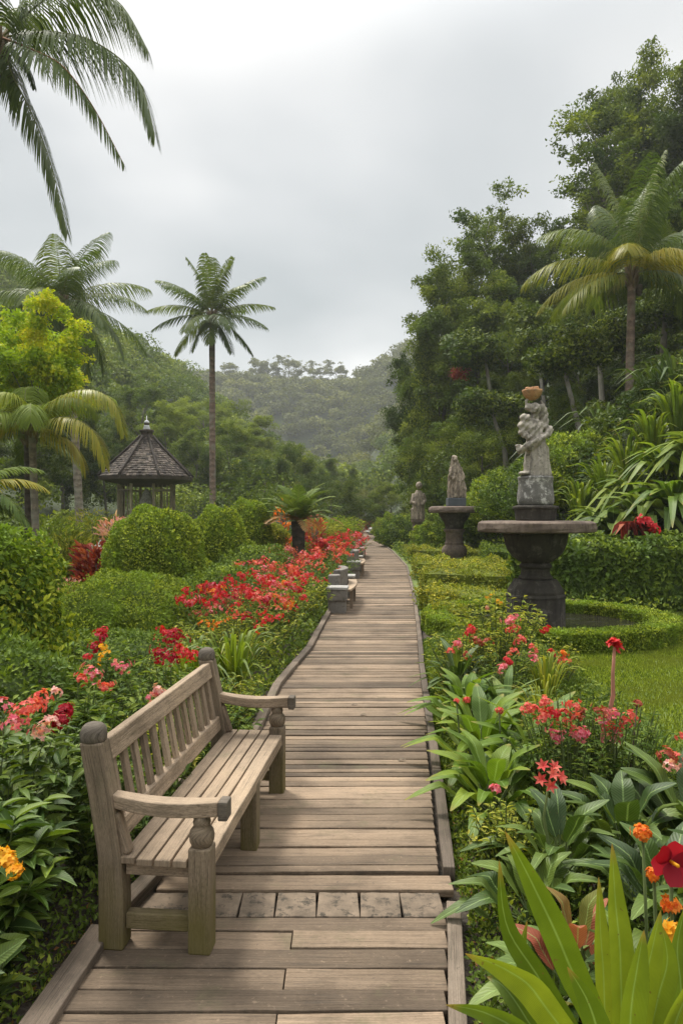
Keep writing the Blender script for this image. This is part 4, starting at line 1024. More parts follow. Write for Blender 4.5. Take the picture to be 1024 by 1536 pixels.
# coconut palm reaching in from the top left corner
tp = at(2, 60, 15.0)
def fp(*pts): return {'path': [tp + Vector((0.02, 0, .05))] + [at(x, y, Y) for x, y, Y in pts]}
palm('coconut_palm', 'large overhanging coconut palm whose fronds reach into the sky at the top corner', (tp.x - 2.6, 16.2, -0.1), tp + Vector((-0.1, 0, -.1)), 0.15,
     [{**fp((60, 5, 14.8), (120, -25, 14.6), (180, 5, 14.5), (222, 75, 14.4)), 'nl': 135},
      {**fp((70, 48, 14.6), (140, 62, 14.3), (205, 115, 14.1), (232, 200, 14.0)), 'nl': 140},
      {**fp((50, 75, 14.2), (95, 100, 13.9), (140, 160, 13.8), (186, 246, 13.7)), 'nl': 115, 'll': .9, 'rachis': RACH_B},
      {**fp((18, 110, 14.8), (48, 170, 14.6), (78, 250, 14.5), (101, 350, 14.4)), 'nl': 130, 'll': 1.0},
      {**fp((25, 80, 14.9), (42, 100, 14.8), (52, 132, 14.7)), 'nl': 40, 'll': .35},
      {**fp((20, 110, 15.2), (22, 150, 15.3), (20, 185, 15.3)), 'nl': 40, 'll': .3},
      {**fp((30, 10, 15.2), (70, -40, 15.4), (150, -50, 15.6)), 'nl': 70},
      (95, 70, 0, 3.2), (130, 60, -30, 3.2), (160, 50, -40, 3.3), (190, 30, -50, 3.3), (-90, 55, -50, 2.6), (210, -10, -70, 3.0), (250, 20, -60, 2.8)],
     PTRUNK, bend=(0.3, 0), ll=1.35, w=0.03, nl=110, hang=1.7, bases=0.5, coco=6, rachis=RACH)
# small palm with yellow-tipped arching fronds
tp = at(48, 640, 18.0)
palm('small_palm', 'short pale-trunked palm with arching yellow-edged fronds beneath the yellow tree', (at(57, 768, 18).x, 18, -0.1), tp, 0.085,
     [{'path': [tp] + [at(x, y, Y) for x, y, Y in ((88, 598, 17.6), (135, 584, 17.3), (172, 604, 17.1), (186, 650, 17.0))], 'mat': PALM_Y, 'nl': 90},
      {'path': [tp] + [at(x, y, Y) for x, y, Y in ((90, 625, 17.3), (122, 632, 17.0), (146, 655, 16.8), (158, 698, 16.7))], 'mat': PALM_Y, 'nl': 80},
      {'path': [tp] + [at(x, y, Y) for x, y, Y in ((30, 600, 17.7), (5, 588, 17.4), (-30, 600, 17.2))], 'nl': 80},
      {'path': [tp] + [at(x, y, Y) for x, y, Y in ((38, 596, 18.5), (44, 580, 18.8), (58, 600, 19.2))], 'nl': 60}, (-25, 55, -60, 2.4), (180, 45, -70, 2.5), (20, 65, -35, 2.4), (-8, -2, -85, 1.9, PALM_Y), (160, 60, -60, 2.4), (-70, 50, -70, 2.0), (90, 60, -40, 2.2), (215, 20, -80, 2.0, PALM_Y), (-110, 35, -75, 2.0)],
     PTRUNK, fmat=leafmat('small_palm_fronds', [(0.09, 0.16, 0.02), (0.15, 0.24, 0.025), (0.26, 0.32, 0.04)], trans=0.35), ll=0.75, w=0.028, nl=70, hang=1.3, bases=0.25)
tp = at(44, 655, 19.0)
palm('small_palm', 'dark-trunked small palm just behind the short pale-trunked palm', (at(46, 768, 19).x, 19, -0.1), tp, 0.12, ring_fronds(9, 2.0, 75, -10), PTRUNK_D, ll=0.5, w=0.03, nl=46, hang=0.8, bases=0.25)
tp = at(-62, 770, 11.0)
palm('areca_palm', 'low clumping palm with yellow-green fronds at the edge of the yellow tree', (tp.x, 11, -0.1), tp, 0.07,
     [(10, 60, -40, 1.5, PALM_Y), (-15, 50, -70, 1.4), (-30, 75, 0, 1.3), (30, 70, -20, 1.5), (-50, 40, -60, 1.2, PALM_Y), (5, 30, -60, 1.2), (-80, 60, -50, 1.2)], PTRUNK_D, fmat=STRAP_B, ll=0.4, w=0.03, nl=40, hang=0.7, bases=0.2)
# palm on the right
tp = at(947, 412, 24.0)
zb = float(terrain_z(at(942, 768, 24).x, 24))
PY = PALM_Y
palm('coconut_palm', 'coconut palm with broad golden-tinged crown in front of the wooded slope', (at(942, 768, 24).x, 24, zb - 0.2), tp, 0.125,
     [(0, 86, 62, 4.2), (150, 84, 60, 4.2), (40, 80, 48, 4.0), (-80, 80, 55, 3.6), (100, 75, 30, 4.0), (-40, 84, 40, 3.8), (172, 68, -25, 3.7), (8, 64, -30, 3.7), (120, 66, 5, 3.5), (60, 60, 0, 3.5), (178, 34, -52, 3.9, PY), (185, 8, -58, 3.5, PY), (200, -2, -62, 3.1, PY), (-2, 40, -50, 3.6, PY), (-12, 20, -60, 3.4, PY),
      (-120, 60, -60, 2.2, PY),  (-60, 45, -60, 2.4, PY), (90, 30, -50, 3.2), (140, 15, -60, 3.2), (30, 10, -60, 3.2), (-45, 5, -70, 2.6)],
     PTRUNK_R, fmat=leafmat('right_palm_fronds', [(0.04, 0.085, 0.014), (0.075, 0.135, 0.02), (0.15, 0.20, 0.035)], trans=0.3, rough=0.4), ll=1.1, w=0.028, nl=84, hang=1.15, bases=0.4, coco=4)
tp = at(1008, 390, 25.5)
palm('coconut_palm', 'leaning coconut palm at the very edge behind the golden-tinged palm', (at(1050, 768, 25.5).x, 25.5, float(terrain_z(at(1050, 768, 25.5).x, 25.5)) - 0.2), tp + Vector((0.3, 0, 0)), 0.11,
     [(175, 35, -45, 3.4, PY), (5, 50, -30, 3.2), (170, 75, 20, 3.2), (30, 70, 20, 3.2), (-30, 60, -10, 3.0), (190, 5, -60, 3.2, PY), (150, 20, -60, 3.0), (-60, 30, -60, 2.8), (-20, 10, -60, 3.0)],
     PTRUNK_R, ll=1.0, w=0.035, nl=70, hang=0.9, bases=0.35)

# ------------------------------------------------------------------ trees
def make_tree(seed, h, cr, n_limb, leaf_n, leaf, mat, clump=0.9, trunk_r=0.22, low=0.45, flat=0.75, airy=False, bark=BARK, vines=False):
    """returns (trunk G, crown G): forked limbs carrying clumps of leaves"""
    rs = random.Random(seed); gt, gc = G(), G()
    lean = Vector((rs.uniform(-.08, .08), rs.uniform(-.08, .08), 0)) * h
    tr = [Vector((0, 0, -0.5))]
    for i in range(1, 8): tr.append(Vector((lean.x * (i / 7) ** 1.6 + rs.uniform(-.05, .05), lean.y * (i / 7) ** 1.6 + rs.uniform(-.05, .05), h * 0.88 * i / 7)))
    tube(gt, tr, list(np.linspace(trunk_r, trunk_r * 0.25, 8)), 9)
    tips = []
    for i in range(n_limb):
        s = low + (0.97 - low) * (i + rs.random()) / n_limb
        k = min(int(s * 7), 6); p0 = tr[k].lerp(tr[k + 1], s * 7 - k)
        a = i * 2.4 + rs.uniform(-.5, .5)
        ext = cr * (0.55 + 0.45 * math.sin(PI * min(1, (s - low) / (1 - low) * 0.85 + 0.15))) * rs.uniform(0.75, 1.1)
        rise = (h * (0.10 + 0.22 * s)) * rs.uniform(0.6, 1.1)
        p1 = p0 + Vector((math.cos(a) * ext * 0.5, math.sin(a) * ext * 0.5, rise * 0.65)); p2 = p0 + Vector((math.cos(a) * ext, math.sin(a) * ext, rise))
        r0 = trunk_r * (1 - s * 0.6) * 0.42
        tube(gt, [p0, p1, p2], [r0, r0 * 0.6, r0 * 0.2], 5)
        tips.append((p2, 1.0))
        for j in range(4 if not airy else 5):
            b = a + rs.uniform(-1.3, 1.3); q0 = p0.lerp(p2, rs.uniform(0.35, 0.95)) if rs.random() < .6 else p1
            q1 = q0 + Vector((math.cos(b), math.sin(b), rs.uniform(0.1, 0.9))) * cr * rs.uniform(0.22, 0.45)
            tube(gt, [q0, q0.lerp(q1, .5) + Vector((0, 0, .1)), q1], [r0 * 0.45, r0 * .3, r0 * 0.12], 4)
            tips.append((q1, rs.uniform(0.6, 1.0)))
    tips.append((tr[-1] + Vector((0, 0, h * 0.08)), 1.0))
    per = max(8, leaf_n // len(tips))
    for p, s in tips:
        r = clump * s; tone = rs.random() * 0.45
        k = 5 if not airy else 4
        for q_i in range(k):
            d = Vector((rs.gauss(0, .55), rs.gauss(0, .55), rs.gauss(.05, .38))) * r if q_i else Vector((0, 0, 0))
            r2 = r * rs.uniform(.32, .62); n = int(per * 1.5 * s ** 1.5 * (r2 / r) ** 2)
            tn = min(1, tone + rs.random() * .3)
            blob_leaves(gc, p + d, (r2 * rs.uniform(.8, 1.4), r2 * rs.uniform(.8, 1.4), r2 * flat), n, leaf * rs.uniform(.85, 1.25), up=0.45, shell=0.75 if not airy else 0.95, jit=0.5, rnd=np.clip(tn + 0.35 * rng.random(n), 0, 1), lump=0.2)
    if vines:
        for i in range(vines):
            p, s = rs.choice(tips); L = rs.uniform(2, h * 0.55); n = int(L * 220)
            t = rng.random(n); P = np.stack([p.x + rng.normal(size=n) * 0.28, p.y + rng.normal(size=n) * .28, p.z - t * L], 1)
            d = rdir(n); d[:, 2] -= 0.8; scatter(gc, T_DIAMOND, P, d, rdir(n, 0.3), leaf * 0.9, leaf * 0.55)
    return gt, gc
def tree_thing(name, label, loc, proto, mat, bark, sc=1.0, rz=0.0, group=None, cat='tree'):
    t = thing(name, label, cat, loc, group, rz); t.scale = (sc, sc, sc)
    mkobj('trunk', bark_mesh(proto, bark), t); mkobj('crown', crown_mesh(proto, mat), t)
    return t
PROTO = {}
_mc = {}
def crown_mesh(k, mat):
    if (k, mat.name) not in _mc:
        _mc[(k, mat.name)] = PROTO[k][1].mesh('crown', mat, False, uv=False)
    return _mc[(k, mat.name)]
def bark_mesh(k, mat):
    if (k, mat.name, 0) not in _mc: _mc[(k, mat.name, 0)] = PROTO[k][0].mesh('trunk', mat, True, uv=False)
    return _mc[(k, mat.name, 0)]
PROTO['dense1'] = make_tree(1, 13, 4.2, 12, 32000, 0.2, None, clump=1.45, low=0.25)
PROTO['dense2'] = make_tree(2, 12, 3.6, 13, 30000, 0.19, None, clump=1.3, low=0.15, vines=14)
PROTO['dense3'] = make_tree(3, 9, 3.8, 10, 24000, 0.18, None, clump=1.35, low=0.2)
PROTO['column'] = make_tree(4, 14, 2.0, 18, 40000, 0.17, None, clump=1.15, low=0.08, vines=16)
PROTO['narrow'] = make_tree(14, 13, 2.1, 15, 32000, 0.17, None, clump=1.2, low=0.12, vines=10)
PROTO['narrow2'] = make_tree(15, 12, 2.3, 13, 30000, 0.17, None, clump=1.25, low=0.15, vines=6)
PROTO['slim'] = make_tree(16, 13, 1.9, 11, 9000, 0.16, None, clump=0.8, low=0.35, airy=True, trunk_r=0.14)
PROTO['airy'] = make_tree(5, 12, 3.6, 9, 7500, 0.16, None, clump=0.85, low=0.45, airy=True, trunk_r=0.16)
PROTO['airy2'] = make_tree(6, 13, 3.4, 10, 12000, 0.17, None, clump=0.95, low=0.4, airy=True, trunk_r=0.2)
PROTO['low'] = make_tree(7, 5.5, 3.0, 9, 20000, 0.13, None, clump=1.15, low=0.1, trunk_r=0.14)
PROTO['umbrella'] = make_tree(8, 13, 5.0, 11, 5200, 0.45, None, clump=1.6, low=0.40, flat=0.4, trunk_r=0.3)
PROTO['bright'] = make_tree(9, 4.6, 0.85, 13, 17000, 0.075, None, clump=0.36, low=0.60, trunk_r=0.05)

def gtree(px, Y, proto, mat, sc, label, bark=BARK, rz=None, name='forest_tree', group='trees on the wooded slope', top=None, dz=0.0, wid=1.0):
    X = (px - 512) / F * Y; z = float(terrain_z(X, Y))
    if top is not None:   # scale the tree so its top reaches photograph row 'top'
        zt = EYE - (top - 768) / F * Y
        hh = {'dense1': 14.2, 'dense2': 13.2, 'dense3': 10.2, 'column': 15.2, 'airy': 12.6, 'airy2': 13.8, 'low': 6.4, 'narrow': 14.2, 'narrow2': 13.2, 'slim': 13.6, 'umbrella': 13.5, 'bright': 5.1}[proto]
        sc = max(0.3, (zt - z) / hh)
    t = tree_thing(name, label, (X, Y, z + dz), proto, mat, bark, sc, random.random() * 6 if rz is None else rz, group)
    t.scale = (sc * wid, sc * wid, sc); return t

gtree(658, 40, 'column', FOREST_M, 1, 'tall dark vine-clad tree at the left end of the wooded slope, beside the open sky', top=405, wid=.85)
gtree(628, 44, 'narrow2', FOREST_D, 1, 'lower dark tree at the foot of the vine-clad tree, above the small robed statue', top=545, wid=.7)
gtree(708, 38, 'narrow', FOREST_M, 1, 'vine-hung tree directly behind the cloaked statue', top=430, wid=.95)
gtree(690, 43, 'slim', FOREST_D, 1, 'loose-leaved tree topping the left shoulder of the wooded slope', top=375, wid=.95)
gtree(722, 44, 'slim', FOREST_M, 1, 'sparse tree with pale bare branches showing against the sky', bark=BARK_L, top=322, rz=1.0, wid=.9)
gtree(757, 46, 'slim', FOREST_M, 1, 'thin wispy tree just right of the sparse pale-branched tree', bark=BARK_L, top=350, rz=3.0, wid=.9)
gtree(770, 36, 'dense1', FOREST_M, 1, 'broad mid-green tree hung with creepers left of the fountain statue', top=465, wid=.75)
gtree(812, 42, 'narrow2', FOREST_D, 1, 'dark rounded tree on the skyline between the sparse tree and the golden palm', top=335, wid=.9)
gtree(812, 33, 'dense3', FOREST_L, 1, 'bright green rounded tree directly behind the basket-bearing statue', top=505, wid=.8)
gtree(770, 32, 'dense2', FOREST_D, 1, 'dark creeper-covered tree behind the statue, below the broad mid-green tree', top=590, wid=.9)
gtree(898, 40, 'slim', FOREST_M, 1, 'tall open-crowned tree on the skyline left of the highest trees', top=185, wid=1.2)
gtree(935, 41, 'slim', FOREST_D, 1, 'tall feathery tree high on the skyline above the golden palm', top=165, rz=2, wid=1.2)
gtree(970, 43, 'narrow2', FOREST_M, 1, 'slender tree on the skyline just above the golden palm crown', top=118, rz=4, wid=.75)
gtree(1035, 38, 'narrow', FOREST_D, 1, 'highest dark tree at the upper edge of the wooded slope', top=75, wid=1)
gtree(1005, 41, 'narrow2', FOREST_D, 1, 'big dark tree behind and above the golden palm', top=170, wid=1.1)
gtree(895, 43, 'narrow', FOREST_D, 1, 'dark full-crowned tree below the tall open-crowned skyline tree', top=262, wid=1)
gtree(905, 34, 'dense1', FOREST_D, 1, 'dark tree behind the left fronds of the golden palm', top=390, wid=.85)
gtree(985, 32, 'dense2', FOREST_D, 1, 'shadowy tree behind the golden palm trunk', top=420)
gtree(870, 30, 'dense3', FOREST_D, 1, 'dark low-branched tree between the statue and the golden palm trunk', top=540)
gtree(1040, 30, 'dense2', FOREST_D, 1, 'dark tree closing the slope at the edge beyond the golden palm', top=330)
gtree(728, 30, 'low', FOREST_M, 1, 'rounded green understory tree right of the cloaked statue', top=640)
gtree(662, 36, 'low', FOREST_M, 1, 'small bushy tree between the cloaked statue and the small robed statue', top=665, wid=.8)
gtree(850, 26, 'low', FOREST_D, 1, 'dark understory tree right of the basket-bearing statue', top=600)
# leaning trunks in front of the dark slope
def pole(px0, py0, px1, py1, Y, r, label, mat=BARK_L, dx=0.0):
    a, b = at(px0, py0, Y), at(px1, py1, Y + 0.5); a.z = min(a.z, float(terrain_z(a.x, Y)) - 0.1) if False else a.z
    base = Vector((a.x + (a.x - b.x) * 0.25, Y, float(terrain_z(a.x, Y)) - 0.2)); t = thing('leaning_tree', label, 'tree', base)
    g = G(); pts = [Vector((0, 0, 0)), a - base, (a - base).lerp(b - base, .5) + Vector((dx, 0, 0)), b - base]
    tube(g, pts, [r * 1.3, r, r * .85, r * .6], 9); obj('trunk', g, mat, t)
    g = G(); c = b - base
    for i in range(9): blob_leaves(g, c + Vector((random.uniform(-1, 1), random.uniform(-.6, .6), random.uniform(-.2, .9))), (.75, .75, .45), 500, 0.15, shell=.9)
    obj('crown', g, FOREST_D, t)
pole(872, 660, 843, 545, 25, 0.10, 'thin pale trunk leaning towards the statue basket, bare against the dark slope')
pole(757, 680, 738, 620, 30, 0.10, 'thin grey trunk leaning left between the two fountain statues')
pole(992, 560, 997, 470, 27, 0.14, 'straight brown trunk between the golden palm and the picture edge', mat=BARK)
pole(905, 640, 897, 520, 28, 0.12, 'pale straight trunk just left of the golden palm trunk')
pole(744, 640, 727, 540, 33, 0.11, 'slender leaning trunk above the cloaked statue', mat=BARK)
pole(820, 640, 806, 535, 31, 0.09, 'thin pale trunk directly behind the statue basket')
# creeper with red blossom
g = G(); c = at(697, 550, 34.5)
for i in range(7): blob_leaves(g, c + Vector((random.uniform(-.5, .5), random.uniform(-.5, .2), random.uniform(-.6, .6))), .35, 60, 0.13, shell=.9)
tag(obj('flowering_creeper', g, RED_LEAF), 'patch of red creeper blossom high in the dark vine-hung trees', 'creeper')

# left / middle distance trees
LG = 'trees in the valley behind the garden'
for a in [
 (350, 58, 'dense1', FOREST_M, 640, 'mid-green tree just right of the tall slim palm trunk'),
 (425, 62, 'dense3', FOREST_M, 668, 'rounded valley tree above the short fern palm'),
 (395, 50, 'dense3', FOREST_D, 690, 'darker valley tree left of the short fern palm'),
 (470, 70, 'dense2', FOREST_M, 690, 'valley tree right of the short fern palm, hung with creepers'),
 (515, 85, 'dense1', FOREST_M, 700, 'hazy valley tree above the far end of the boardwalk'),
 (500, 48, 'low', FOREST_D, 722, 'low dark tree behind the end of the red flower border'),
 (290, 56, 'dense1', FOREST_M, 655, 'tree filling the gap between pavilion roof and tall slim palm'),
 (255, 60, 'dense1', FOREST_L, 610, 'bright fresh-green tree on the slope above the pavilion roof'),
 (205, 64, 'dense2', FOREST_M, 580, 'green tree on the slope left above the pavilion finial'),
 (160, 48, 'dense1', FOREST_D, 640, 'dark tree behind the pavilion, left of its roof'),
 (95, 46, 'dense2', FOREST_D, 600, 'dark tree behind the coconut palm trunk on the left'),
 (30, 40, 'dense1', FOREST_D, 560, 'dark tree behind the yellow-leaved tree'),
 (365, 75, 'dense1', FOREST_L, 632, 'light green tree farther back, above the mid-green valley tree'),
 (310, 78, 'dense3', FOREST_L, 600, 'light green tree behind the tall slim palm trunk'),
 (560, 75, 'low', FOREST_O, 735, 'small olive tree where the boardwalk disappears'),
 (585, 60, 'low', FOREST_M, 728, 'low tree beside the far right end of the boardwalk'),
 (540, 60, 'low', FOREST_D, 745, 'low dark tree on the left of the boardwalk end'),
]:
    gtree(a[0], a[1], a[2], a[3], 1, a[5], top=a[4], group=LG, name='valley_tree')
gtree(48, 20.5, 'bright', YELLOWG, 1, 'round tree with yellow and lime leaves at the left edge', top=484, name='yellow_tree', group='garden trees')
gtree(-12, 22, 'bright', YELLOWG, 1, 'second yellow-lime tree overlapping the round yellow one, cut by the edge', top=505, name='yellow_tree', group='garden trees')
# individual umbrella-shaped trees on the far ridge
RG = 'umbrella-shaped trees on the far ridge'
for i, (px, top, l) in enumerate([(345, 548, 'umbrella tree on the far ridge closest to the tall slim palm'), (388, 543, 'low rounded tree on the far ridge, second from the tall slim palm'), (430, 541, 'tallest umbrella tree in the middle of the far ridge'),
                    (468, 550, 'umbrella tree on the far ridge just right of the tallest one'), (500, 549, 'wide umbrella tree on the far ridge, fourth from the tall slim palm'), (538, 560, 'small umbrella tree on the falling part of the far ridge'), (578, 566, 'last umbrella tree on the far ridge before the dark slope'), (405, 548, 'pale slender tree on the far ridge left of the tallest umbrella tree')]):
    Y = 318 + (i % 3) * 4; X = (px - 512) / F * Y; z = float(terrain_z(X, Y)); z -= 1.5; hh = EYE - (top - 768) / F * Y - z
    tree_thing('ridge_tree', l, (X, Y, z), 'umbrella', FOREST_O, BARK, max(0.5, hh / 14.0), random.random() * 6, RG)

# stuff: closed forest canopy on the hills
def canopy(name, label, pts, mat, leaf, per, rr, hfac=0.75, sub=6, dead=0.0):
    g = G()
    for (x, y, z, r) in pts:
        tone = random.random() * 0.55
        for s in range(sub):
            a = random.random() * 6.28; d = r * 0.75 * math.sqrt(random.random()) if s else 0
            c = (x + d * math.cos(a), y + d * math.sin(a), z + r * hfac * (0.6 + 0.5 * random.random()) - d * 0.35)
            n = int(per / sub); q_ = r * random.uniform(0.42, 0.62)
            blob_leaves(g, c, (q_, q_, q_ * 0.7), n, leaf, up=0.5, shell=0.35, jit=0.5, wr=0.7, rnd=np.clip(tone + 0.45 * rng.random(n), 0, 1), lump=0.15)
    return tag(obj(name, g, mat, smooth=False, uv=False), label, 'forest', kind='stuff')
def inview(X, Y, m=1.2): return abs(X) < (512 / F * Y + 6) * m
def field(x0, x1, y0, y1, step, rmin, rmax, th=0.0, cond=None):
    L = []; y = y0
    while y < y1:
        x = x0
        while x < x1:
            X = x + random.uniform(-.5, .5) * step; Y = y + random.uniform(-.5, .5) * step
            if inview(X, Y) and (cond is None or cond(X, Y)):
                r = random.uniform(rmin, rmax); L.append((X, Y, float(terrain_z(X, Y)) + th * random.uniform(.75, 1.15), r))
            x += step
        y += step
    return L
random.seed(21)
A = field(-75, -6, 66, 145, 4.6, 2.4, 4.4, th=2.2)
canopy('forest', 'closed green canopy covering the near wooded hill on the left', [p for p in A if p[0] < -7], FOREST_M, 0.42, 800, 0)
A = field(-45, 60, 95, 180, 6.5, 3.0, 4.6, th=4.0, cond=lambda X, Y: X > -14 or Y > 150)
canopy('forest', 'valley-floor canopy between the wooded hills', A, FOREST_M, 0.5, 620, 0)
A = field(-60, 60, 176, 238, 5.4, 3.2, 5.0, th=1.5)
canopy('forest', 'pale hazy canopy on the low spur in the valley', A, FOREST_O, 0.75, 400, 0)
A = field(-120, 75, 240, 345, 5.8, 3.6, 6.0, th=0.6)
canopy('forest', 'misty canopy on the far hill under the skyline', A, FOREST_O, 1.0, 330, 0)
SIL = lambda px: np.interp(px, [560, 590, 603, 615, 640, 690, 730, 800, 845, 860, 930, 990, 1024, 1200], [900, 680, 520, 480, 420, 365, 400, 355, 330, 240, 175, 140, 100, 60])
L_ = []
for th_ in (2.5, 5.0, 7.5, 10.0, 12.5, 15.0):
    for (x, y, z, r) in field(4.5, 40, 33, 52, 3.6, 1.5, 2.3, th=0):
        z = float(terrain_z(x, y)) + th_ + random.uniform(-1, 1)
        if all((EYE - (z + 1.5 * r) ) * F / y + 768 > SIL(512 + (x + dx) / y * F) + 14 for dx in (-r * 1.15, 0, r * 1.15)) and z < 24: L_.append((x, y, z, r))
canopy('forest', 'layered dark foliage deep inside the wooded slope', L_, FOREST_D, 0.19, 1000, 0, sub=5)
A = field(6, 48, 30, 75, 4.2, 2.0, 3.6, th=3.5, cond=lambda X, Y: X > 8.5 + max(0, 34 - Y) * 1.0 and X > 0.20 * Y)
A = [p for p in A if (p[2] + 4 - EYE) / p[1] * F < 768 - np.interp(p[0] / p[1] * F + 512, [560, 600, 640, 700, 760, 840, 900, 1024], [760, 640, 480, 420, 430, 330, 300, 200])]
canopy('forest', 'dark canopy filling the steep slope behind the fountains', A, FOREST_D, 0.22, 1300, 0, sub=7)
A = field(6, 30, 18, 36, 1.6, 0.7, 1.2, th=.2, cond=lambda X, Y: X > 0.27 * Y + .8 and not (X < 8.5 and Y < 18.5))
canopy('undergrowth', 'dark undergrowth on the bank behind the large-leaved plants', A, FOREST_D, 0.13, 700, 0, sub=4)
A = field(-50, 8, 40, 66, 4.6, 1.8, 3.0, th=1.0, cond=lambda X, Y: not (abs(X - GX0) < 4 and Y < 42) and X < -1.5 + (0 if Y < 60 else 2))
A += field(-26, -9.5, 23, 40, 2.2, 0.8, 1.5, th=.1, cond=lambda X, Y: not (abs(X - GX0) < 2.6 and 29 < Y < 36) and X < -.33 * Y)
canopy('forest', 'undergrowth and low canopy behind the pavilion', A, FOREST_M, 0.2, 900, 0)

# ------------------------------------------------------------------ hedges and bushes
def leafy_surface(g, P, Nn, size, T=T_DIAMOND, jit=0.55, depth=0.03, wr=0.6):
    n = len(P); P = P - Nn * (rng.random(n) * depth)[:, None] + rng.normal(size=(n, 3)) * size * 0.12
    nn = unit(Nn + rng.normal(size=(n, 3)) * jit); ax = unit(np.cross(nn, rng.normal(size=(n, 3)))) + Nn * 0.5
    sz = size * (0.7 + 0.6 * rng.random(n)); scatter(g, T, P, ax, nn, sz, sz * wr)

def dome_bush(name, label, c, r, mat, n, leaf, core=None, group=None, cat='bush', T=T_DIAMOND, lumps=0, zc=0.35):
    """clipped bush: dome sitting on the ground, c = centre on the ground, r = (rx, ry, height)"""
    t = thing(name, label, cat, c, group)
    g = G(); r = np.array(r, float)
    # woody stems below the leaves
    for i in range(7):
        a = random.random() * 6.28; tube(g, [(0, 0, -0.05), (r[0] * .3 * math.cos(a), r[1] * .3 * math.sin(a), r[2] * .4), (r[0] * .6 * math.cos(a), r[1] * .6 * math.sin(a), r[2] * .75)], [.03, .02, .008], 5)
    obj('stems', g, STEM_B, t)
    g = G(); zc_ = r[2] * zc
    d = rdir(n, 0.25); k = d[:, 2] < 0; d[k, 2] *= 0.9; d = unit(d)
    rad = np.stack([np.full(n, r[0]), np.full(n, r[1]), np.where(d[:, 2] > 0, r[2] - zc_, zc_ + .05)], 1)
    f = 1 + (0.05 + lumps) * np.sin(d[:, 0] * 7 + c[0]) * np.sin(d[:, 1] * 6 + c[1] * 2) + (0.03 + lumps * .6) * np.sin(d[:, 2] * 11 + d[:, 0] * 9)
    P = d * rad * f[:, None] * (1 - 0.16 * rng.random(n) ** 1.5)[:, None] + np.array([0, 0, zc_])
    nn = unit(d / rad * rad.mean() + rng.normal(size=(n, 3)) * 0.5); ax = unit(np.cross(nn, rng.normal(size=(n, 3)))) + d * 0.55; ax[:, 2] += 0.1
    sz = leaf * (0.65 + 0.7 * rng.random(n)); scatter(g, T, P, ax, nn, sz, sz * 0.55)
    for i in range(int(n / (1100 if 'dome' in name or 'mound' in name else 500))):
        d1 = rdir(1, 0.5)[0]; d1[2] = abs(d1[2]); p1 = d1 * np.array([r[0], r[1], r[2] - zc_]) + np.array([0, 0, zc_]); m_ = random.randint(6, 16)
        Ls = random.uniform(.02, .06) * (1 + leaf * 6); tt = rng.random(m_)
        Ps = p1 + (d1 + rng.normal(size=3) * .3)[None] * (tt * Ls)[:, None] + rng.normal(size=(m_, 3)) * leaf * .3
        scatter(g, T, Ps, rdir(m_, .5) + d1, rdir(m_, .5), leaf * 1.15, leaf * .6, rnd=np.clip(.55 + .45 * rng.random(m_), 0, 1))
    # inner twiggy mass of the same leaves so the bush is not hollow
    V, Fc = [], []; ku, kv = 20, 10
    for j in range(kv + 1):
        th = PI * j / kv
        for i in range(ku):
            a = 2 * PI * i / ku; dd = np.array([math.sin(th) * math.cos(a), math.sin(th) * math.sin(a), math.cos(th)])
            rr = np.array([r[0], r[1], (r[2] - zc_) if dd[2] > 0 else zc_]) * 0.80
            V.append(tuple(dd * rr * (1 + .07 * math.sin(i * 2.7 + j)) + np.array([0, 0, zc_])))
    for j in range(kv):
        for i in range(ku): Fc.append((j * ku + i, j * ku + (i + 1) % ku, (j + 1) * ku + (i + 1) % ku, (j + 1) * ku + i)[::-1])
    g.add(V, Fc, 0.1)
    obj('foliage', g, mat, t, smooth=False)
    return t

DG = 'clipped dome bushes'
def dpos(px, Y): return ((px - 512) / F * Y, Y, -0.07)
dome_bush('dome_bush', 'largest clipped dome bush in front of the pavilion', dpos(233, 13.2), (0.92, 0.9, 1.86), HEDGE, 28000, 0.05, group=DG, zc=0.40)
dome_bush('dome_bush', 'second clipped dome bush, right of the largest one', dpos(327, 16.5), (0.66, 0.8, 1.90), HEDGE, 17000, 0.055, group=DG, zc=0.45)
dome_bush('dome_bush', 'third clipped dome bush, rising above the second', dpos(372, 20), (0.66, 0.8, 2.12), HEDGE, 15000, 0.06, group=DG, zc=0.48)
dome_bush('dome_bush', 'smallest clipped dome bush next to the fern palm', dpos(405, 21.5), (0.60, 0.8, 1.45), HEDGE_Y, 10000, 0.065, group=DG, zc=0.5)
dome_bush('spreading_bush', 'wide grey-green bush spilling down below the dome bushes', dpos(345, 12.4), (0.9, 1.2, 0.85), HEDGE_D, 18000, 0.05, zc=0.3, lumps=.05)
dome_bush('spreading_bush', 'loose green bush between the third dome and the red border', dpos(385, 15.8), (0.9, 1.4, 1.05), HEDGE_D, 13000, 0.055, zc=0.3, lumps=.05)
dome_bush('mound_bush', 'broad flat-topped mound of fine green leaves before the largest dome bush', (-2.75, 9.2, -0.06), (0.98, 1.05, 1.0), HEDGE, 30000, 0.035, zc=0.35, lumps=.03)
dome_bush('mound_bush', 'low trailing mound at the foot of the flat-topped mound', (-2.35, 7.3, -0.06), (1.0, 0.8, 0.55), HEDGE_D, 22000, 0.035, zc=0.3, lumps=.08)
dome_bush('leafy_bush', 'tall yellow-green leafy bush filling the left edge', (-3.4, 6.4, -0.06), (0.95, 1.0, 1.68), leafmat('leafy_bush_leaves', [(0.05, 0.115, 0.010), (0.11, 0.20, 0.018), (0.26, 0.33, 0.03)], trans=.3, patch=(0.15, 0.23, 0.02), patch_scale=1.5), 26000, 0.055, T=T_LEAF3, zc=0.36, lumps=.08)
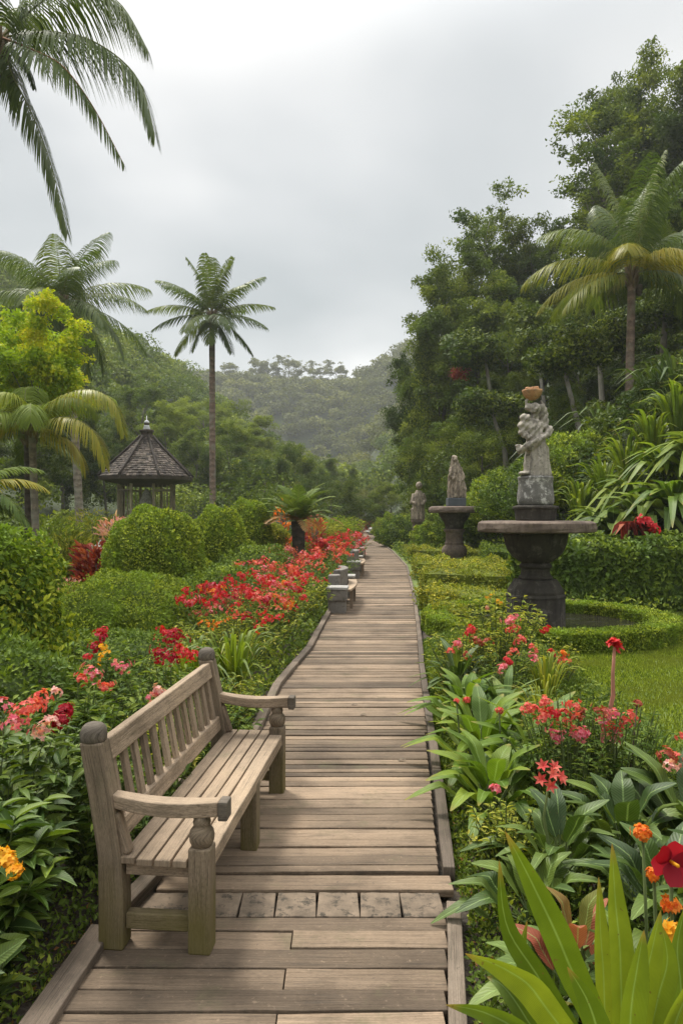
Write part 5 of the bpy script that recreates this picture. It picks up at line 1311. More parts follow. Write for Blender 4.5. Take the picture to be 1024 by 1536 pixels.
dome_bush('leafy_bush', 'dark leafy bush below the tall yellow-green bush', (-2.55, 5.0, -0.06), (0.9, 0.7, 0.85), HEDGE_D, 16000, 0.045, zc=0.4, lumps=.1)

# circular hedge round the pool
t = thing('ring_hedge', 'low circular clipped hedge round the fountain pool', 'hedge', (3.0, 10.75, -0.04))
g = G(); n = 46000; R0, R1, hh = 1.42, 1.80, 0.27
a = rng.random(n) * 2 * PI; fc = rng.random(n)
top = fc < 0.42; outer = (fc >= 0.42) & (fc < .78)
rr = np.where(top, R0 + (R1 - R0) * rng.random(n), np.where(outer, R1, R0)) + 0.012 * np.sin(a * 17) + .01 * np.sin(a * 31)
zz = np.where(top, hh, hh * rng.random(n)); edge = (np.abs(rr - (R0 + R1) / 2) / ((R1 - R0) / 2))
zz = np.where(top, zz - 0.035 * np.clip(edge, 0, 1) ** 4 + .01 * np.sin(a * 23), zz)
P = np.stack([rr * np.cos(a), rr * np.sin(a), zz], 1)
Nn = np.where(top[:, None], np.array([[0, 0, 1.0]]), np.where(outer[:, None], np.stack([np.cos(a), np.sin(a), 0 * a], 1), -np.stack([np.cos(a), np.sin(a), 0 * a], 1)))
leafy_surface(g, P, Nn, 0.034)
lathe(g, [(R1 - .05, 0), (R1 - .05, hh - .05), (R0 + .05, hh - .05), (R0 + .05, 0)], 64, rnd=0.1) if False else None
V, Fc = [], []; k = 64
for i in range(k):
    an = 2 * PI * i / k
    for r_, z_ in ((R1 - .04, 0), (R1 - .04, hh - .04), (R0 + .04, hh - .04), (R0 + .04, 0)): V.append((r_ * math.cos(an), r_ * math.sin(an), z_))
for i in range(k):
    for j in range(3): Fc.append((i * 4 + j, ((i + 1) % k) * 4 + j, ((i + 1) % k) * 4 + j + 1, i * 4 + j + 1))
g.add(V, Fc, 0.1); obj('foliage', g, HEDGE, t, smooth=False)

def box_hedge(name, label, pts, w, h, mat, leaf, dens, group=None, wav=0.03, cat='hedge', z0=-0.06, T=T_DIAMOND):
    """rounded hedge following a ground line"""
    t = thing(name, label, cat, (pts[0][0], pts[0][1], z0), group); g = G(); o = np.array([pts[0][0], pts[0][1], 0.0])
    for (x0, y0), (x1, y1) in zip(pts[:-1], pts[1:]):
        L = math.hypot(x1 - x0, y1 - y0); d = np.array([(x1 - x0) / L, (y1 - y0) / L, 0]); s = np.array([-d[1], d[0], 0])
        n = int(dens * L * (w + 2 * h)); u = rng.random(n) * (L + w * .6) - w * .3; q_ = rng.random(n) * (w + 2 * h)
        side = np.where(q_ < h, -1, np.where(q_ > h + w, 1, 0))
        lat = np.where(side == 0, q_ - h - w / 2, side * w / 2); z = np.where(side == 0, h, np.where(side < 0, q_, 2 * h + w - q_))
        e = np.clip(np.abs(lat) / (w / 2), 0, 1); z = np.where(side == 0, z - .2 * h * e ** 4, z * .93)
        wv = wav * (np.sin(u * 4.1 + x0) + np.sin(u * 9.3 + lat * 5)); z = z + wv * (z / h)
        P = np.array([x0, y0, 0]) - o + d[None] * u[:, None] + s[None] * lat[:, None]; P[:, 2] = z
        Nn = np.where((side == 0)[:, None], np.array([[0, 0, 1.0]]) + s[None] * (lat / w * 1.2)[:, None], s[None] * side[:, None] + np.array([[0, 0, .3]]))
        leafy_surface(g, P, unit(Nn), leaf, T=T, depth=0.06, jit=.6)
        for sg, ue in ((-1, -w * .3), (1, L + w * .3)):
            ne = int(dens * w * h); le = (rng.random(ne) - .5) * w; ze = rng.random(ne) * h * .95
            Pe = np.array([x0, y0, 0]) - o + d[None] * (ue + sg * -0.05) + s[None] * le[:, None]; Pe[:, 2] = ze
            leafy_surface(g, Pe, np.repeat((d * sg)[None], ne, 0), leaf, T=T, depth=0.08, jit=.6)
        c0 = np.array([x0, y0, 0]) - o; c1 = np.array([x1, y1, 0]) - o; V = []
        for c in (c0 - d * w * .2, c1 + d * w * .2):
            for l, zz in ((-w / 2 + .04, 0), (-w / 2 + .05, h * .8), (0, h * .9), (w / 2 - .05, h * .8), (w / 2 - .04, 0)): V.append(c + s * l + np.array([0, 0, zz]))
        g.add(V, [(j, j + 1, j + 6, j + 5) for j in range(4)] + [(0, 1, 2, 3), (5, 6, 7, 8)], 0.1)
    obj('foliage', g, mat, t, smooth=False); return t
HG = 'low hedges between the boardwalk and the fountains'
box_hedge('low_hedge', 'clipped straight hedge crossing behind the second fountain to the boardwalk', [(2.75, 41.0), (7.5, 41.0)], 1.2, 0.72, HEDGE_Y, 0.07, 900, HG)
box_hedge('low_hedge', 'yellow-green hedge between the boardwalk and the smaller fountain', [(2.85, 25.5), (5.6, 24.2)], 1.3, 0.55, HEDGE_Y, 0.06, 900, HG, wav=.05)
box_hedge('low_hedge', 'loose yellow-green hedge in front of the smaller fountain', [(2.65, 19.6), (4.6, 18.6)], 1.8, 0.52, HEDGE_Y, 0.055, 1000, HG, wav=.06)
box_hedge('low_hedge', 'bushy mid-green hedge left of the big fountain bowl', [(2.35, 15.6), (3.2, 15.2), (4.3, 14.4)], 1.7, 0.62, HEDGE_Y, 0.05, 1300, HG, wav=.07)
box_hedge('low_hedge', 'bright low hedge beside the boardwalk before the big fountain', [(1.95, 12.9), (2.4, 13.2)], 1.3, 0.40, HEDGE_Y, 0.045, 1600, HG, wav=.06)
box_hedge('low_hedge', 'speckled yellow border against the right edge of the boardwalk', [(1.62, 11.0), (1.85, 13.4), (2.32, 18.5), (2.6, 23), (2.75, 31)], 0.5, 0.3, HEDGE_Y, 0.045, 1500, HG, wav=.06)
box_hedge('tall_hedge', 'dark waist-high leafy hedge behind the lawn, below the leafy bank', [(3.9, 14.2), (5.2, 13.5), (7.5, 13.1), (10.5, 13.0)], 1.5, 1.22, HEDGE_D, 0.10, 900, None, wav=.09, T=T_LEAF3)
box_hedge('low_hedge', 'grey-green hedge right of the smaller fountain column', [(4.4, 20.5), (7.2, 20.2)], 1.6, 0.85, HEDGE_D, 0.06, 900, HG, wav=.08)
for (px, Y, r, h, l, mt) in [(605, 36, 1.3, 1.5, 'rounded grey-green bush beside the far end of the boardwalk', HEDGE_D), (650, 33, 1.0, 1.3, 'green bush below the small robed statue', HEDGE), (720, 27, 1.6, 1.7, 'green bush right of the smaller fountain', HEDGE_D),
                        (760, 25, 1.4, 1.9, 'leafy bush behind the left edge of the big slab', HEDGE), (590, 48, 1.4, 1.6, 'pale bush at the vanishing end of the boardwalk', HEDGE), (800, 22, 1.6, 1.9, 'dark bush behind the statue base', HEDGE_D), (700, 35, 2.0, 2.3, 'big dark bush behind the cloaked statue', HEDGE_D),
                        (860, 20, 1.3, 2.0, 'green bush between statue and leafy bank', HEDGE)]:
    X = (px - 512) / F * Y; dome_bush('round_bush', l, (X, Y, float(terrain_z(X, Y))), (r, r, h), mt, 9000, 0.10, group='round bushes behind the hedges', lumps=.08)
# kerb bricks behind the pool, pale rocks by the path end
g = G()
for i in range(9): board(g, (3.05 + i * .12, 12.75 + .0, .06 + .0), (3.16 + i * .12, 12.75, .06), .14, .16 + (.08 if i % 3 else 0), rnd=random.random())
tag(obj('brick_kerb', g, BRICK, smooth=False, bevel=.006), 'short reddish brick kerb behind the fountain pedestal', 'kerb')
def rock(loc, r, label, mat=ROCK):
    bm = bmesh.new(); bmesh.ops.create_icosphere(bm, subdivisions=3, radius=1)
    for v in bm.verts:
        v.co *= 1 + .18 * math.sin(v.co.x * 3 + r * 40) * math.sin(v.co.y * 4) + .1 * math.sin(v.co.z * 7 + v.co.x * 5); v.co = Vector((v.co.x * r, v.co.y * r * .8, v.co.z * r * .6))
    me = bpy.data.meshes.new('rock'); bm.to_mesh(me); bm.free(); me.materials.append(mat)
    o = mkobj('rock', me, None, loc); tag(o, label, 'rock')
rock(Vector((2.45, 54, 0.25)), 0.6, 'large pale rock where the boardwalk disappears')
rock(ground_at(567, 797, 0.0), 0.45, 'flat pale stone at the right side of the boardwalk end')
rock((at(180, 768, 25).x, 25, 0.25), 1.0, 'grey rock below the pavilion beside pink leaves')
rock((at(163, 768, 24).x, 24, 0.2), 0.8, 'smaller grey rock left of the rock below the pavilion')
rock((at(208, 768, 28).x, 28, 0.3), 1.0, 'pinkish rock at the foot of the pavilion', SLAB)

# ------------------------------------------------------------------ flowers
T_PETAL = ribbon_template(2, lambda t: math.sin(PI * min(.97, t ** .8)) , fold=.1, curl=.3, base=.2)
def bloom_cluster(g, c, R, n, size, petals=5, flat=0.7, up=0.5):
    size = size * 0.82; n = int(n * 1.25)
    d = rdir(n, up); sk = np.array([random.uniform(.8, 1.5), random.uniform(.8, 1.5), flat * random.uniform(.7, 1.3)])
    C = np.asarray(c, float) + d * (R * np.where(rng.random(n) < .75, 0.45 + 0.55 * rng.random(n), 0.8 + 0.5 * rng.random(n)))[:, None] * sk
    C[:, 2] += .35 * R * np.sin(C[:, 0] / R * 2.2) * (R > .03)
    for k in range(petals):
        ref = unit(np.cross(d, np.array([0.3, 0.2, 1.0]))); b = np.cross(d, ref); a = 2 * PI * k / petals + rng.random(n)
        ax = ref * np.cos(a)[:, None] + b * np.sin(a)[:, None] + d * 0.45
        scatter(g, T_PETAL, C, ax, d, size * (.8 + .4 * rng.random(n)), size * 0.75, rnd=np.clip(rng.random(n), 0, 1))
def leafy_stems(g, gs, c, h, r, n_st, leaf, T=T_LEAF, per=14, wr=.34, lean=.5):
    tips = []
    for i in range(n_st):
        a = random.random() * 6.28; rr = r * math.sqrt(random.random()); hh = h * random.uniform(.7, 1.05) * (1 - .25 * (rr / r) ** 2)
        p0 = Vector((c[0] + rr * .35 * math.cos(a), c[1] + rr * .35 * math.sin(a), c[2])); p2 = Vector((c[0] + rr * math.cos(a), c[1] + rr * math.sin(a), c[2] + hh))
        p1 = p0.lerp(p2, .5) + Vector((0, 0, hh * .08)); tube(gs, [p0, p1, p2], [.006, .0045, .002], 4, cap=False); tips.append(p2)
        t = rng.random(per) ** .6; P = np.array([p0 + (p2 - p0) * float(x) for x in t]) + np.array([0, 0, 1]) * (hh * .08 * np.sin(PI * t))[:, None]
        aa = rng.random(per) * 6.28; D = np.stack([np.cos(aa), np.sin(aa), rng.random(per) * .9 - .1], 1)
        L = leaf * (.6 + .6 * rng.random(per)); scatter(g, T, P, D, np.array([[0, 0, 1.0]]) + rng.normal(size=(per, 3)) * .3, L, L * wr)
    return tips
def flower_shrub(name, label, c, h, r, leafm, flowers, n_st=60, leaf=.08, per=16, T=T_LEAF, fs=.022, wr=.34, group=None, cat='shrub', z0=-.06):
    """flowers: list of (offset from base or None, radius, count, petal colour)"""
    t = thing(name, label, cat, (c[0], c[1], z0), group); g, gs = G(), G()
    tips = leafy_stems(g, gs, (0, 0, 0), h, r, n_st, leaf, T, per, wr)
    obj('stems', gs, STEM, t); obj('foliage', g, leafm, t)
    for (off, R, n, colr) in flowers:
        gf = G(); p = Vector(off) - Vector((c[0], c[1], z0)) if off is not None else random.choice(tips) + Vector((0, 0, .01))
        bloom_cluster(gf, p, R, n, fs)
        f = obj('flower_cluster', gf, PET[colr], t)
    return t
LB = 'flowering shrubs in the left bed'
flower_shrub('flowering_shrub', 'dark-leaved shrub with pink and red clusters beside the near bench post', (-1.62, 3.35), .80, .50, SHRUB_D,
    [(at(38, 1068, 3.35), .07, 34, 'coral'), (at(20, 1088, 3.25), .05, 20, 'pink'), (at(62, 1052, 3.5), .05, 20, 'coral'), (at(70, 1092, 3.3), .05, 26, 'pale'), (at(98, 1072, 3.45), .055, 36, 'crimson'), (at(92, 1084, 3.35), .04, 20, 'crimson'), (at(5, 1060, 3.4), .05, 16, 'pink'), (at(84, 1040, 3.6), .03, 8, 'pale')], n_st=120, leaf=.10, fs=.022)
flower_shrub('leafy_shrub', 'glossy broad-leaved shrub low against the near bench leg', (-1.42, 2.85), .62, .36, SHRUB_D, [], n_st=70, leaf=.13, per=18, wr=.36)
flower_shrub('leafy_shrub', 'glossy dark shrub at the left edge above the yellow flower', (-1.75, 2.75), .70, .36, SHRUB_D, [], n_st=65, leaf=.13, per=18, wr=.36)
flower_shrub('flowering_shrub', 'shrub with two pink clusters and small yellow blooms above the near post', (-1.62, 4.5), .76, .45, SHRUB,
    [(at(138, 1012, 4.5), .06, 34, 'pink'), (at(122, 1020, 4.4), .04, 16, 'coral'), (at(182, 1000, 4.6), .05, 24, 'pink'), (at(160, 1028, 4.35), .045, 20, 'coral'), (at(158, 985, 4.7), .04, 10, 'yellow'), (at(155, 972, 4.9), .03, 8, 'yellow')], n_st=90, leaf=.075, fs=.020)
flower_shrub('flowering_shrub', 'shrub tipped with small crimson clusters at the back of the left bed', (-1.85, 5.4), .80, .4, SHRUB, [(at(150, 955, 5.3), .06, 26, 'crimson'), (at(145, 970, 5.2), .05, 20, 'crimson'), (at(132, 985, 5.1), .03, 8, 'red'), (at(155, 945, 5.4), .04, 12, 'red')], n_st=70, leaf=.07)
flower_shrub('flowering_shrub', 'shrub covered in a large crimson dome of flowers behind the bench back', (-1.2, 5.2), .72, .45, SHRUB,
    [(at(258, 960, 5.1), .075, 60, 'crimson'), (at(240, 980, 5.05), .065, 40, 'crimson'), (at(275, 978, 5.05), .075, 46, 'red'), (at(290, 985, 5.2), .05, 24, 'red'), (at(255, 992, 4.95), .06, 30, 'crimson'), (at(246, 948, 5.2), .045, 20, 'red')], n_st=80, leaf=.065, fs=.02)
flower_shrub('flowering_shrub', 'small shrub with one pale pink cluster behind the top rail', (-1.12, 4.35), .58, .35, SHRUB_Y, [(at(238, 1040, 4.3), .045, 24, 'pale'), (at(228, 1046, 4.3), .03, 10, 'pink')], n_st=80, leaf=.055, T=T_LEAF3)
for i, (x, y, h, l) in enumerate([(-1.2, 3.7, .55, 'green leafy shrub tucked behind the middle of the bench back'), (-1.05, 5.9, .5, 'leafy shrub between the crimson shrub and the bright strap plant'), (-1.9, 6.3, .62, 'fine-leaved shrub in the middle of the left bed'),
            (-2.3, 4.2, .75, 'shrub with small pale blooms at the left edge'), (-1.45, 6.9, .55, 'light green shrub below the red border'), (-1.0, 4.9, .5, 'small leafy shrub behind the far bench post')]):
    flower_shrub('leafy_shrub', l, (x, y), h, .48, [SHRUB, SHRUB_Y, SHRUB][i % 3], [(None, .025, 5, 'pale')] if i == 3 else [], n_st=90, leaf=.06, T=T_LEAF3, per=18)
# marigold-like flower and leaves at the lower left edge
flower_shrub('yellow_flower_plant', 'plant with orange-yellow bloom in the lower left corner', (-1.26, 2.52), .42, .14, BROAD_D, [(at(14, 1298, 2.5), .035, 26, 'yellow'), (at(24, 1306, 2.45), .025, 14, 'yellow'), (at(2, 1285, 2.55), .03, 14, 'yellow')], n_st=16, leaf=.14, per=5, wr=.42, fs=.022)
flower_shrub('leafy_shrub', 'low pale-veined leaves in the lower left corner', (-1.32, 2.3), .28, .2, BROAD_D, [], n_st=16, leaf=.15, per=5, wr=.45)

# red flower border along the left side of the boardwalk
BG = 'flowering shrubs in the red border beside the boardwalk'
ordn = ['first', 'second', 'third', 'fourth', 'fifth', 'sixth', 'seventh', 'eighth', 'ninth', 'tenth', 'eleventh', 'twelfth']
rowc = [('red', 'orange'), ('coral', 'orange'), ('red', 'coral'), ('red', 'pink'), ('coral', 'red'), ('red', 'rust'), ('coral', 'rust'), ('red', 'orange'), ('red', 'coral'), ('red', 'rust')]
yrow = [7.9, 9.0, 10.3, 11.8, 13.6, 15.6, 18.0, 20.8, 24.0, 28.0]
for i, y in enumerate(yrow):
    x = Lx(y) - 0.55 - (0.10 if i < 3 else 0.0); r = .5 + .018 * y; fl = []
    h = .62 + .012 * y
    for k in range(26 if i < 6 else 34):
        a = random.random() * 6.28; q_ = math.sqrt(random.random()) * r * .9
        fl.append(((x + q_ * math.cos(a), y + q_ * math.sin(a), h * (1.0 - .35 * (q_ / r) ** 2) - .04), random.uniform(.03, .06) + .0035 * y, random.choice([6, 10, 14]), rowc[i][0] if random.random() < .5 else random.choice([rowc[i][1], 'coral', 'crimson', 'pink', 'rust'])))
    flower_shrub('flowering_shrub', f'{ordn[i]} shrub from the bench in the red flower border left of the boardwalk', (x, y), h, r, SHRUB_Y if i < 4 else SHRUB, fl[:14 if i == 0 else None], n_st=90, leaf=.05 + .002 * y, per=14, T=T_LEAF3, fs=.017 + .0011 * y, group=BG)
for i, (px, Y, cc, l) in enumerate([(330, 8.9, 'red', 'back-row shrub with scattered red blooms nearest the crimson dome of flowers'), (370, 10.4, 'red', 'back-row shrub with bright red blooms beside the green bush'), (395, 13.0, 'coral', 'back-row shrub with coral and dark red blooms'), (425, 16.5, 'rust', 'back-row shrub with rusty red blooms near the fern palm'), (455, 21.0, 'red', 'far back-row shrub with red and orange blooms right of the fern palm')]):
    x = (px - 512) / F * Y; r = .55 + .02 * Y; h = .72 + .012 * Y
    fl = []
    for k in range(22):
        a = random.random() * 6.28; q_ = math.sqrt(random.random()) * r * .9
        fl.append(((x + q_ * math.cos(a), Y + q_ * math.sin(a), h * (1.0 - .35 * (q_ / r) ** 2) - .04), .055 + .003 * Y, 14, cc if random.random() < .6 else random.choice(['pink', 'crimson', 'orange'])))
    flower_shrub('flowering_shrub', l, (x, Y), h, r, SHRUB, fl, n_st=80, leaf=.05 + .002 * Y, per=14, T=T_LEAF3, fs=.02 + .0012 * Y, group=BG)
# bits of colour farther back
def tuft(name, label, px, Y, ztop, r, mat, n, leaf, cat='plant', up=.8):
    X = (px - 512) / F * Y; t = thing(name, label, cat, (X, Y, -.07)); g = G(); h = ztop + .07
    m = rng.random(n); a = rng.random(n) * 6.28; rr = r * np.sqrt(rng.random(n)) * (.4 + .6 * m); P = np.stack([rr * np.cos(a), rr * np.sin(a), m * h * (1 - .25 * (rr / r) ** 2)], 1)
    D = np.stack([np.cos(a) * .8, np.sin(a) * .8, np.full(n, up)], 1) + rng.normal(size=(n, 3)) * .3; L = leaf * (.7 + .6 * rng.random(n))
    scatter(g, T_LEAF3, P, D, rdir(n, .8), L, L * .28); obj('foliage', g, mat, t); gs = G()
    for i in range(8): tube(gs, [(0, 0, 0), (r * .4 * math.cos(i), r * .4 * math.sin(i), h * .8)], [.02, .008], 5)
    obj('stems', gs, STEM_B, t); return t
tuft('cordyline', 'dark red-leaved cordyline beside the largest dome bush', 145, 14.0, 1.10, .42, RED_LEAF, 700, .20)
tuft('cordyline', 'low reddish plant left of the dark red cordyline', 128, 13.5, .55, .35, RED_LEAF, 350, .16)
tuft('pink_flower_bush', 'low bush of pale salmon flowers at the left of the flat-topped mound', 92, 12.0, .62, .50, PET['pale'], 1100, .05, 'bush')
tuft('pink_flower_bush', 'small salmon-red flower patch between pink bush and mound', 118, 11.6, .5, .3, PET['rust'], 600, .05, 'bush')
tuft('orange_flower_plant', 'orange flower spike left of the small palm trunk base', 70, 15.5, .9, .2, PET['coral'], 160, .08)
tuft('pink_leaf_plant', 'pink-leaved plant below the pavilion posts', 172, 23, 1.6, .5, PET['pale'], 400, .2)
for i, (px, Y, zt, r, l) in enumerate([(30, 13, 1.0, .8, 'green leafy plant under the yellow-green bush top'), (105, 17, 1.25, .7, 'fresh green plant left of the red cordyline'), (190, 19, 1.2, .6, 'green plant behind the red cordyline'), (75, 21, 1.6, 1.0, 'leafy green bush behind the small palm trunk'), (140, 26, 1.8, 1.2, 'leafy bush below the pavilion, left side'), (10, 9, 1.3, .5, 'green leafy stems at the left edge below the areca palm')]):
    tuft('leafy_plant', l, px, Y, zt, r, [HEDGE, HEDGE_Y, HEDGE_D][i % 3], 1500, .14)

# ------------------------------------------------------------------ fern palm (cycad) beside the border
cp = at(447, 783, 20.0); cy_t = thing('fern_palm', 'short fern palm with dark trunk and upright spray of fronds above the red border', 'palm tree', (cp.x, 20, -.07))
g = G(); tube(g, [(0, 0, 0), (0.02, 0, .7), (0, 0, cp.z + .1)], [.2, .17, .2], 10); obj('trunk', g, PTRUNK_D, cy_t)
for i in range(26):
    g, rg = G(), G(); s = i / 26; el = 82 - 75 * s
    frond(g, 1.3, i * 2.4, math.radians(el), math.radians(el - 60), nl=40, ll=.27, w=.035, hang=.2, rg=rg, rr=.015, base=.08)
    f = obj('frond', g, STRAP_B if i < 20 else PALM_R, cy_t, loc=(0, 0, cp.z + .1)); obj('stalk', rg, RACH, f)
tuft('orange_leaf_plant', 'plant with orange leaf tips left of the fern palm crown', 425, 25, 2.1, .3, PET['orange'], 130, .2)
tuft('orange_leaf_plant', 'plant with rusty orange leaves right of the fern palm crown', 472, 25, 1.7, .35, PET['rust'], 220, .2)
tuft('yellow_shrub', 'yellow-lime shrub behind the fern palm trunk', 478, 28, 1.5, .9, HEDGE_Y, 2600, .12, 'shrub', up=.5)
tuft('green_shrub', 'feathery green shrub right of the yellow-lime shrub', 500, 30, 1.5, .9, HEDGE, 2400, .12, 'shrub', up=.5)
tuft('brown_shrub', 'brownish shrub at the left of the boardwalk end', 527, 45, 1.3, 1.3, RED_LEAF, 700, .16, 'shrub', up=.5)
tuft('green_shrub', 'low green shrub at the boardwalk bend', 515, 38, 1.5, 1.2, HEDGE, 2400, .14, 'shrub', up=.5)

# ------------------------------------------------------------------ strap and broad-leaved plants
def strap_plant(name, label, c, n, L, w, mat, spread=.5, droop=.6, z0=-.05, group=None, cat='plant', nseg=9, fold=.25):
    t = thing(name, label, cat, (c[0], c[1], z0), group); g = G()
    for i in range(n):
        a = i * 2.4 + random.uniform(-.4, .4); s = (i + .5) / n; ll = L * random.uniform(.75, 1.1); sp = spread * (.25 + s) * random.uniform(.7, 1.2)
        d = Vector((math.cos(a), math.sin(a), 0)); b = d * (.02 + .05 * s * spread)
        pts = [b, b + d * sp * ll * .25 + Vector((0, 0, ll * .42)), b + d * sp * ll * .62 + Vector((0, 0, ll * (.78 - .18 * droop * s))), b + d * sp * ll * 1.15 + Vector((0, 0, ll * (.98 - droop * (.2 + .8 * s))))]
        ribbon(g, pts, w * random.uniform(.8, 1.15), nrm=-d + Vector((0, 0, .3)), fold=fold, n=nseg, twist=random.uniform(-.5, .5))
    obj('foliage', g, mat, t); return t
strap_plant('strap_plant', 'bright lime strap-leaved clump by the boardwalk edge beyond the bench', (-0.93, 6.3), 60, .86, .038, STRAP, .45, .45)
strap_plant('strap_plant', 'second lime strap-leaved clump left of the first, behind the far post', (-1.22, 6.1), 46, .80, .036, STRAP, .5, .5)
strap_plant('strap_plant', 'small lime clump against the far armrest', (-0.98, 5.4), 20, .42, .028, STRAP, .6, .5)

def broad_plant(name, label, c, n, h, L, w, mat, z0=-.05, group=None, cat='plant', spread=.35, upright=.6, droop=.35):
    """leaves on stalks from a common base"""
    t = thing(name, label, cat, (c[0], c[1], z0), group); g, gs = G(), G()
    for i in range(n):
        a = i * 2.4 + random.uniform(-.5, .5); s = (i + .5) / n; d = Vector((math.cos(a), math.sin(a), 0))
        hh = h * (1 - .6 * s) * random.uniform(.8, 1.1); r = spread * (.2 + .8 * s) * random.uniform(.7, 1.1)
        p0 = d * .02; p1 = d * r * .5 + Vector((0, 0, hh * .6)); tube(gs, [p0, p1 * .5 + Vector((0, 0, hh * .08)), p1], [.007, .006, .004], 4, cap=False)
        ll = L * random.uniform(.75, 1.15); up = upright * (1 - .6 * s)
        e = (d * (1 - up) + Vector((0, 0, up))).normalized()
        p2 = p1 + e * ll * .5 + Vector((0, 0, .03)); p3 = p1 + e * ll - Vector((0, 0, droop * ll * (.3 + .7 * s))) + d * .03
        ribbon(g, [p1, p1.lerp(p2, .6), p2, p3], w * random.uniform(.8, 1.2), prof=lambda t: (math.sin(PI * (t * .97 + .015) ** .85)) ** .75, nrm=Vector((0, 0, 1)) - d * up, fold=.22, n=8, twist=random.uniform(-.35, .35))
    obj('stems', gs, STEM, t); obj('foliage', g, mat, t); return t
RB = 'broad-leaved plants in the right bed'
rows = [
 (0.84, 4.1, 22, .42, .34, .075, BROAD, 'fresh green broad-leaved clump overhanging the boardwalk edge, nearest of the edge row'),
 (0.92, 4.8, 26, .50, .38, .075, BROAD, 'tall fresh green clump by the boardwalk edge with upright leaves'),
 (0.98, 5.7, 24, .46, .36, .07, BROAD, 'green clump by the boardwalk edge level with the far bench end'),
 (1.08, 6.8, 24, .44, .34, .065, BROAD_D, 'darker clump by the boardwalk edge below the pink cluster'),
 (1.20, 4.5, 24, .52, .38, .075, BROAD, 'upright clump of light leaves right of the edge row'),
 (1.25, 5.6, 22, .48, .36, .07, BROAD_G, 'grey-green clump in the middle of the right bed'),
 (1.00, 3.35, 18, .40, .28, .08, BROAD_D, 'dark broad-leaved clump under the coral lily bloom'),
 (0.80, 3.05, 14, .24, .24, .085, BROAD_D, 'low dark leaves at the bed corner beside the paver row'),
 (1.35, 3.5, 20, .42, .32, .09, BROAD_D, 'dark clump behind the orange flower'),
 (1.70, 3.6, 22, .48, .36, .10, BROAD_D, 'large dark clump at the right edge below the lawn'),
 (1.30, 2.9, 18, .40, .30, .09, BROAD_D, 'glossy dark clump between coral lily and orange flower'),
 (1.62, 2.9, 18, .42, .32, .10, BROAD_D, 'glossy dark clump behind the crimson bloom at the right edge'),
 (1.45, 4.4, 18, .40, .30, .07, BROAD_G, 'pale green clump behind the coral flower shrub'),
 (0.74, 2.55, 12, .20, .18, .10, BROAD_G, 'blue-green round-leaved plant near the boardwalk in the lower right'),
 (1.02, 2.45, 12, .34, .24, .07, BROAD_D, 'dark leafy clump behind the large foreground leaves'),
]
for (x, y, n, h, L, w, mt, l) in rows: broad_plant('broad_leaved_plant', l, (x, y), int(n * 1.35), h * 1.08, L, w * (1.3 if mt == BROAD else 1.12), mt, group=RB, spread=.30 + L * .3)
# narrow upright leaves behind
strap_plant('strap_plant', 'tuft of thin upright stems behind the pink blossoms near the ring hedge', (1.75, 6.3), 60, .62, .018, SHRUB_Y, .4, .3)
strap_plant('strap_plant', 'thin-leaved tuft left of the tall red-stalked flower', (1.45, 5.3), 50, .55, .016, SHRUB_Y, .4, .3)
strap_plant('strap_plant', 'thin-leaved tuft at the lawn edge right of the red-stalked flower', (1.95, 4.6), 50, .45, .014, SHRUB, .5, .35)

# flowering shrubs, right bed
RS = 'flowering shrubs in the right bed'
flower_shrub('flowering_shrub', 'tall yellow-green shrub with pink cluster in front of the fountain pedestal', (1.62, 7.6), .95, .5, SHRUB_Y,
    [(at(765, 930, 7.0), .07, 34, 'pink'), (at(768, 945, 6.95), .05, 20, 'coral'), (at(818, 945, 7.2), .045, 16, 'red'), (at(780, 962, 6.8), .05, 20, 'coral'), (at(735, 895, 7.9), .04, 8, 'yellow'), (at(750, 905, 7.8), .04, 8, 'yellow'), (at(732, 912, 7.7), .03, 6, 'pale')], n_st=110, leaf=.065, per=18, T=T_LEAF3, group=RS, fs=.026)
flower_shrub('flowering_shrub', 'shrub with red and rose clusters by the boardwalk edge left of the pool', (1.18, 7.2), .62, .42, SHRUB_Y,
    [(at(705, 950, 6.9), .065, 34, 'red'), (at(715, 962, 6.8), .05, 20, 'rust'), (at(685, 970, 6.7), .055, 20, 'pink'), (at(676, 978, 6.6), .04, 14, 'coral'), (at(730, 965, 6.8), .05, 16, 'rust'), (at(700, 985, 6.5), .04, 10, 'rust')], n_st=70, leaf=.055, T=T_LEAF3, group=RS, fs=.024)
flower_shrub('flowering_shrub', 'shrub with bright red and pink blooms in the middle of the right bed', (1.42, 6.35), .60, .35, SHRUB,
    [(at(762, 992, 6.0), .045, 26, 'red'), (at(752, 1003, 5.9), .045, 22, 'pink'), (at(770, 978, 6.2), .04, 12, 'coral'), (at(800, 975, 6.2), .045, 18, 'coral'), (at(798, 985, 6.1), .04, 12, 'pink')], n_st=50, leaf=.05, T=T_LEAF3, group=RS, fs=.022)
flower_shrub('flowering_shrub', 'shrub with red-orange flower heads against the ring hedge', (1.95, 6.9), .66, .3, SHRUB_Y, [(at(828, 980, 6.6), .035, 14, 'red'), (at(845, 980, 6.6), .035, 14, 'orange'), (at(838, 990, 6.5), .035, 14, 'coral'), (at(850, 992, 6.5), .03, 10, 'coral')], n_st=40, leaf=.05, T=T_LEAF3, group=RS, fs=.022)
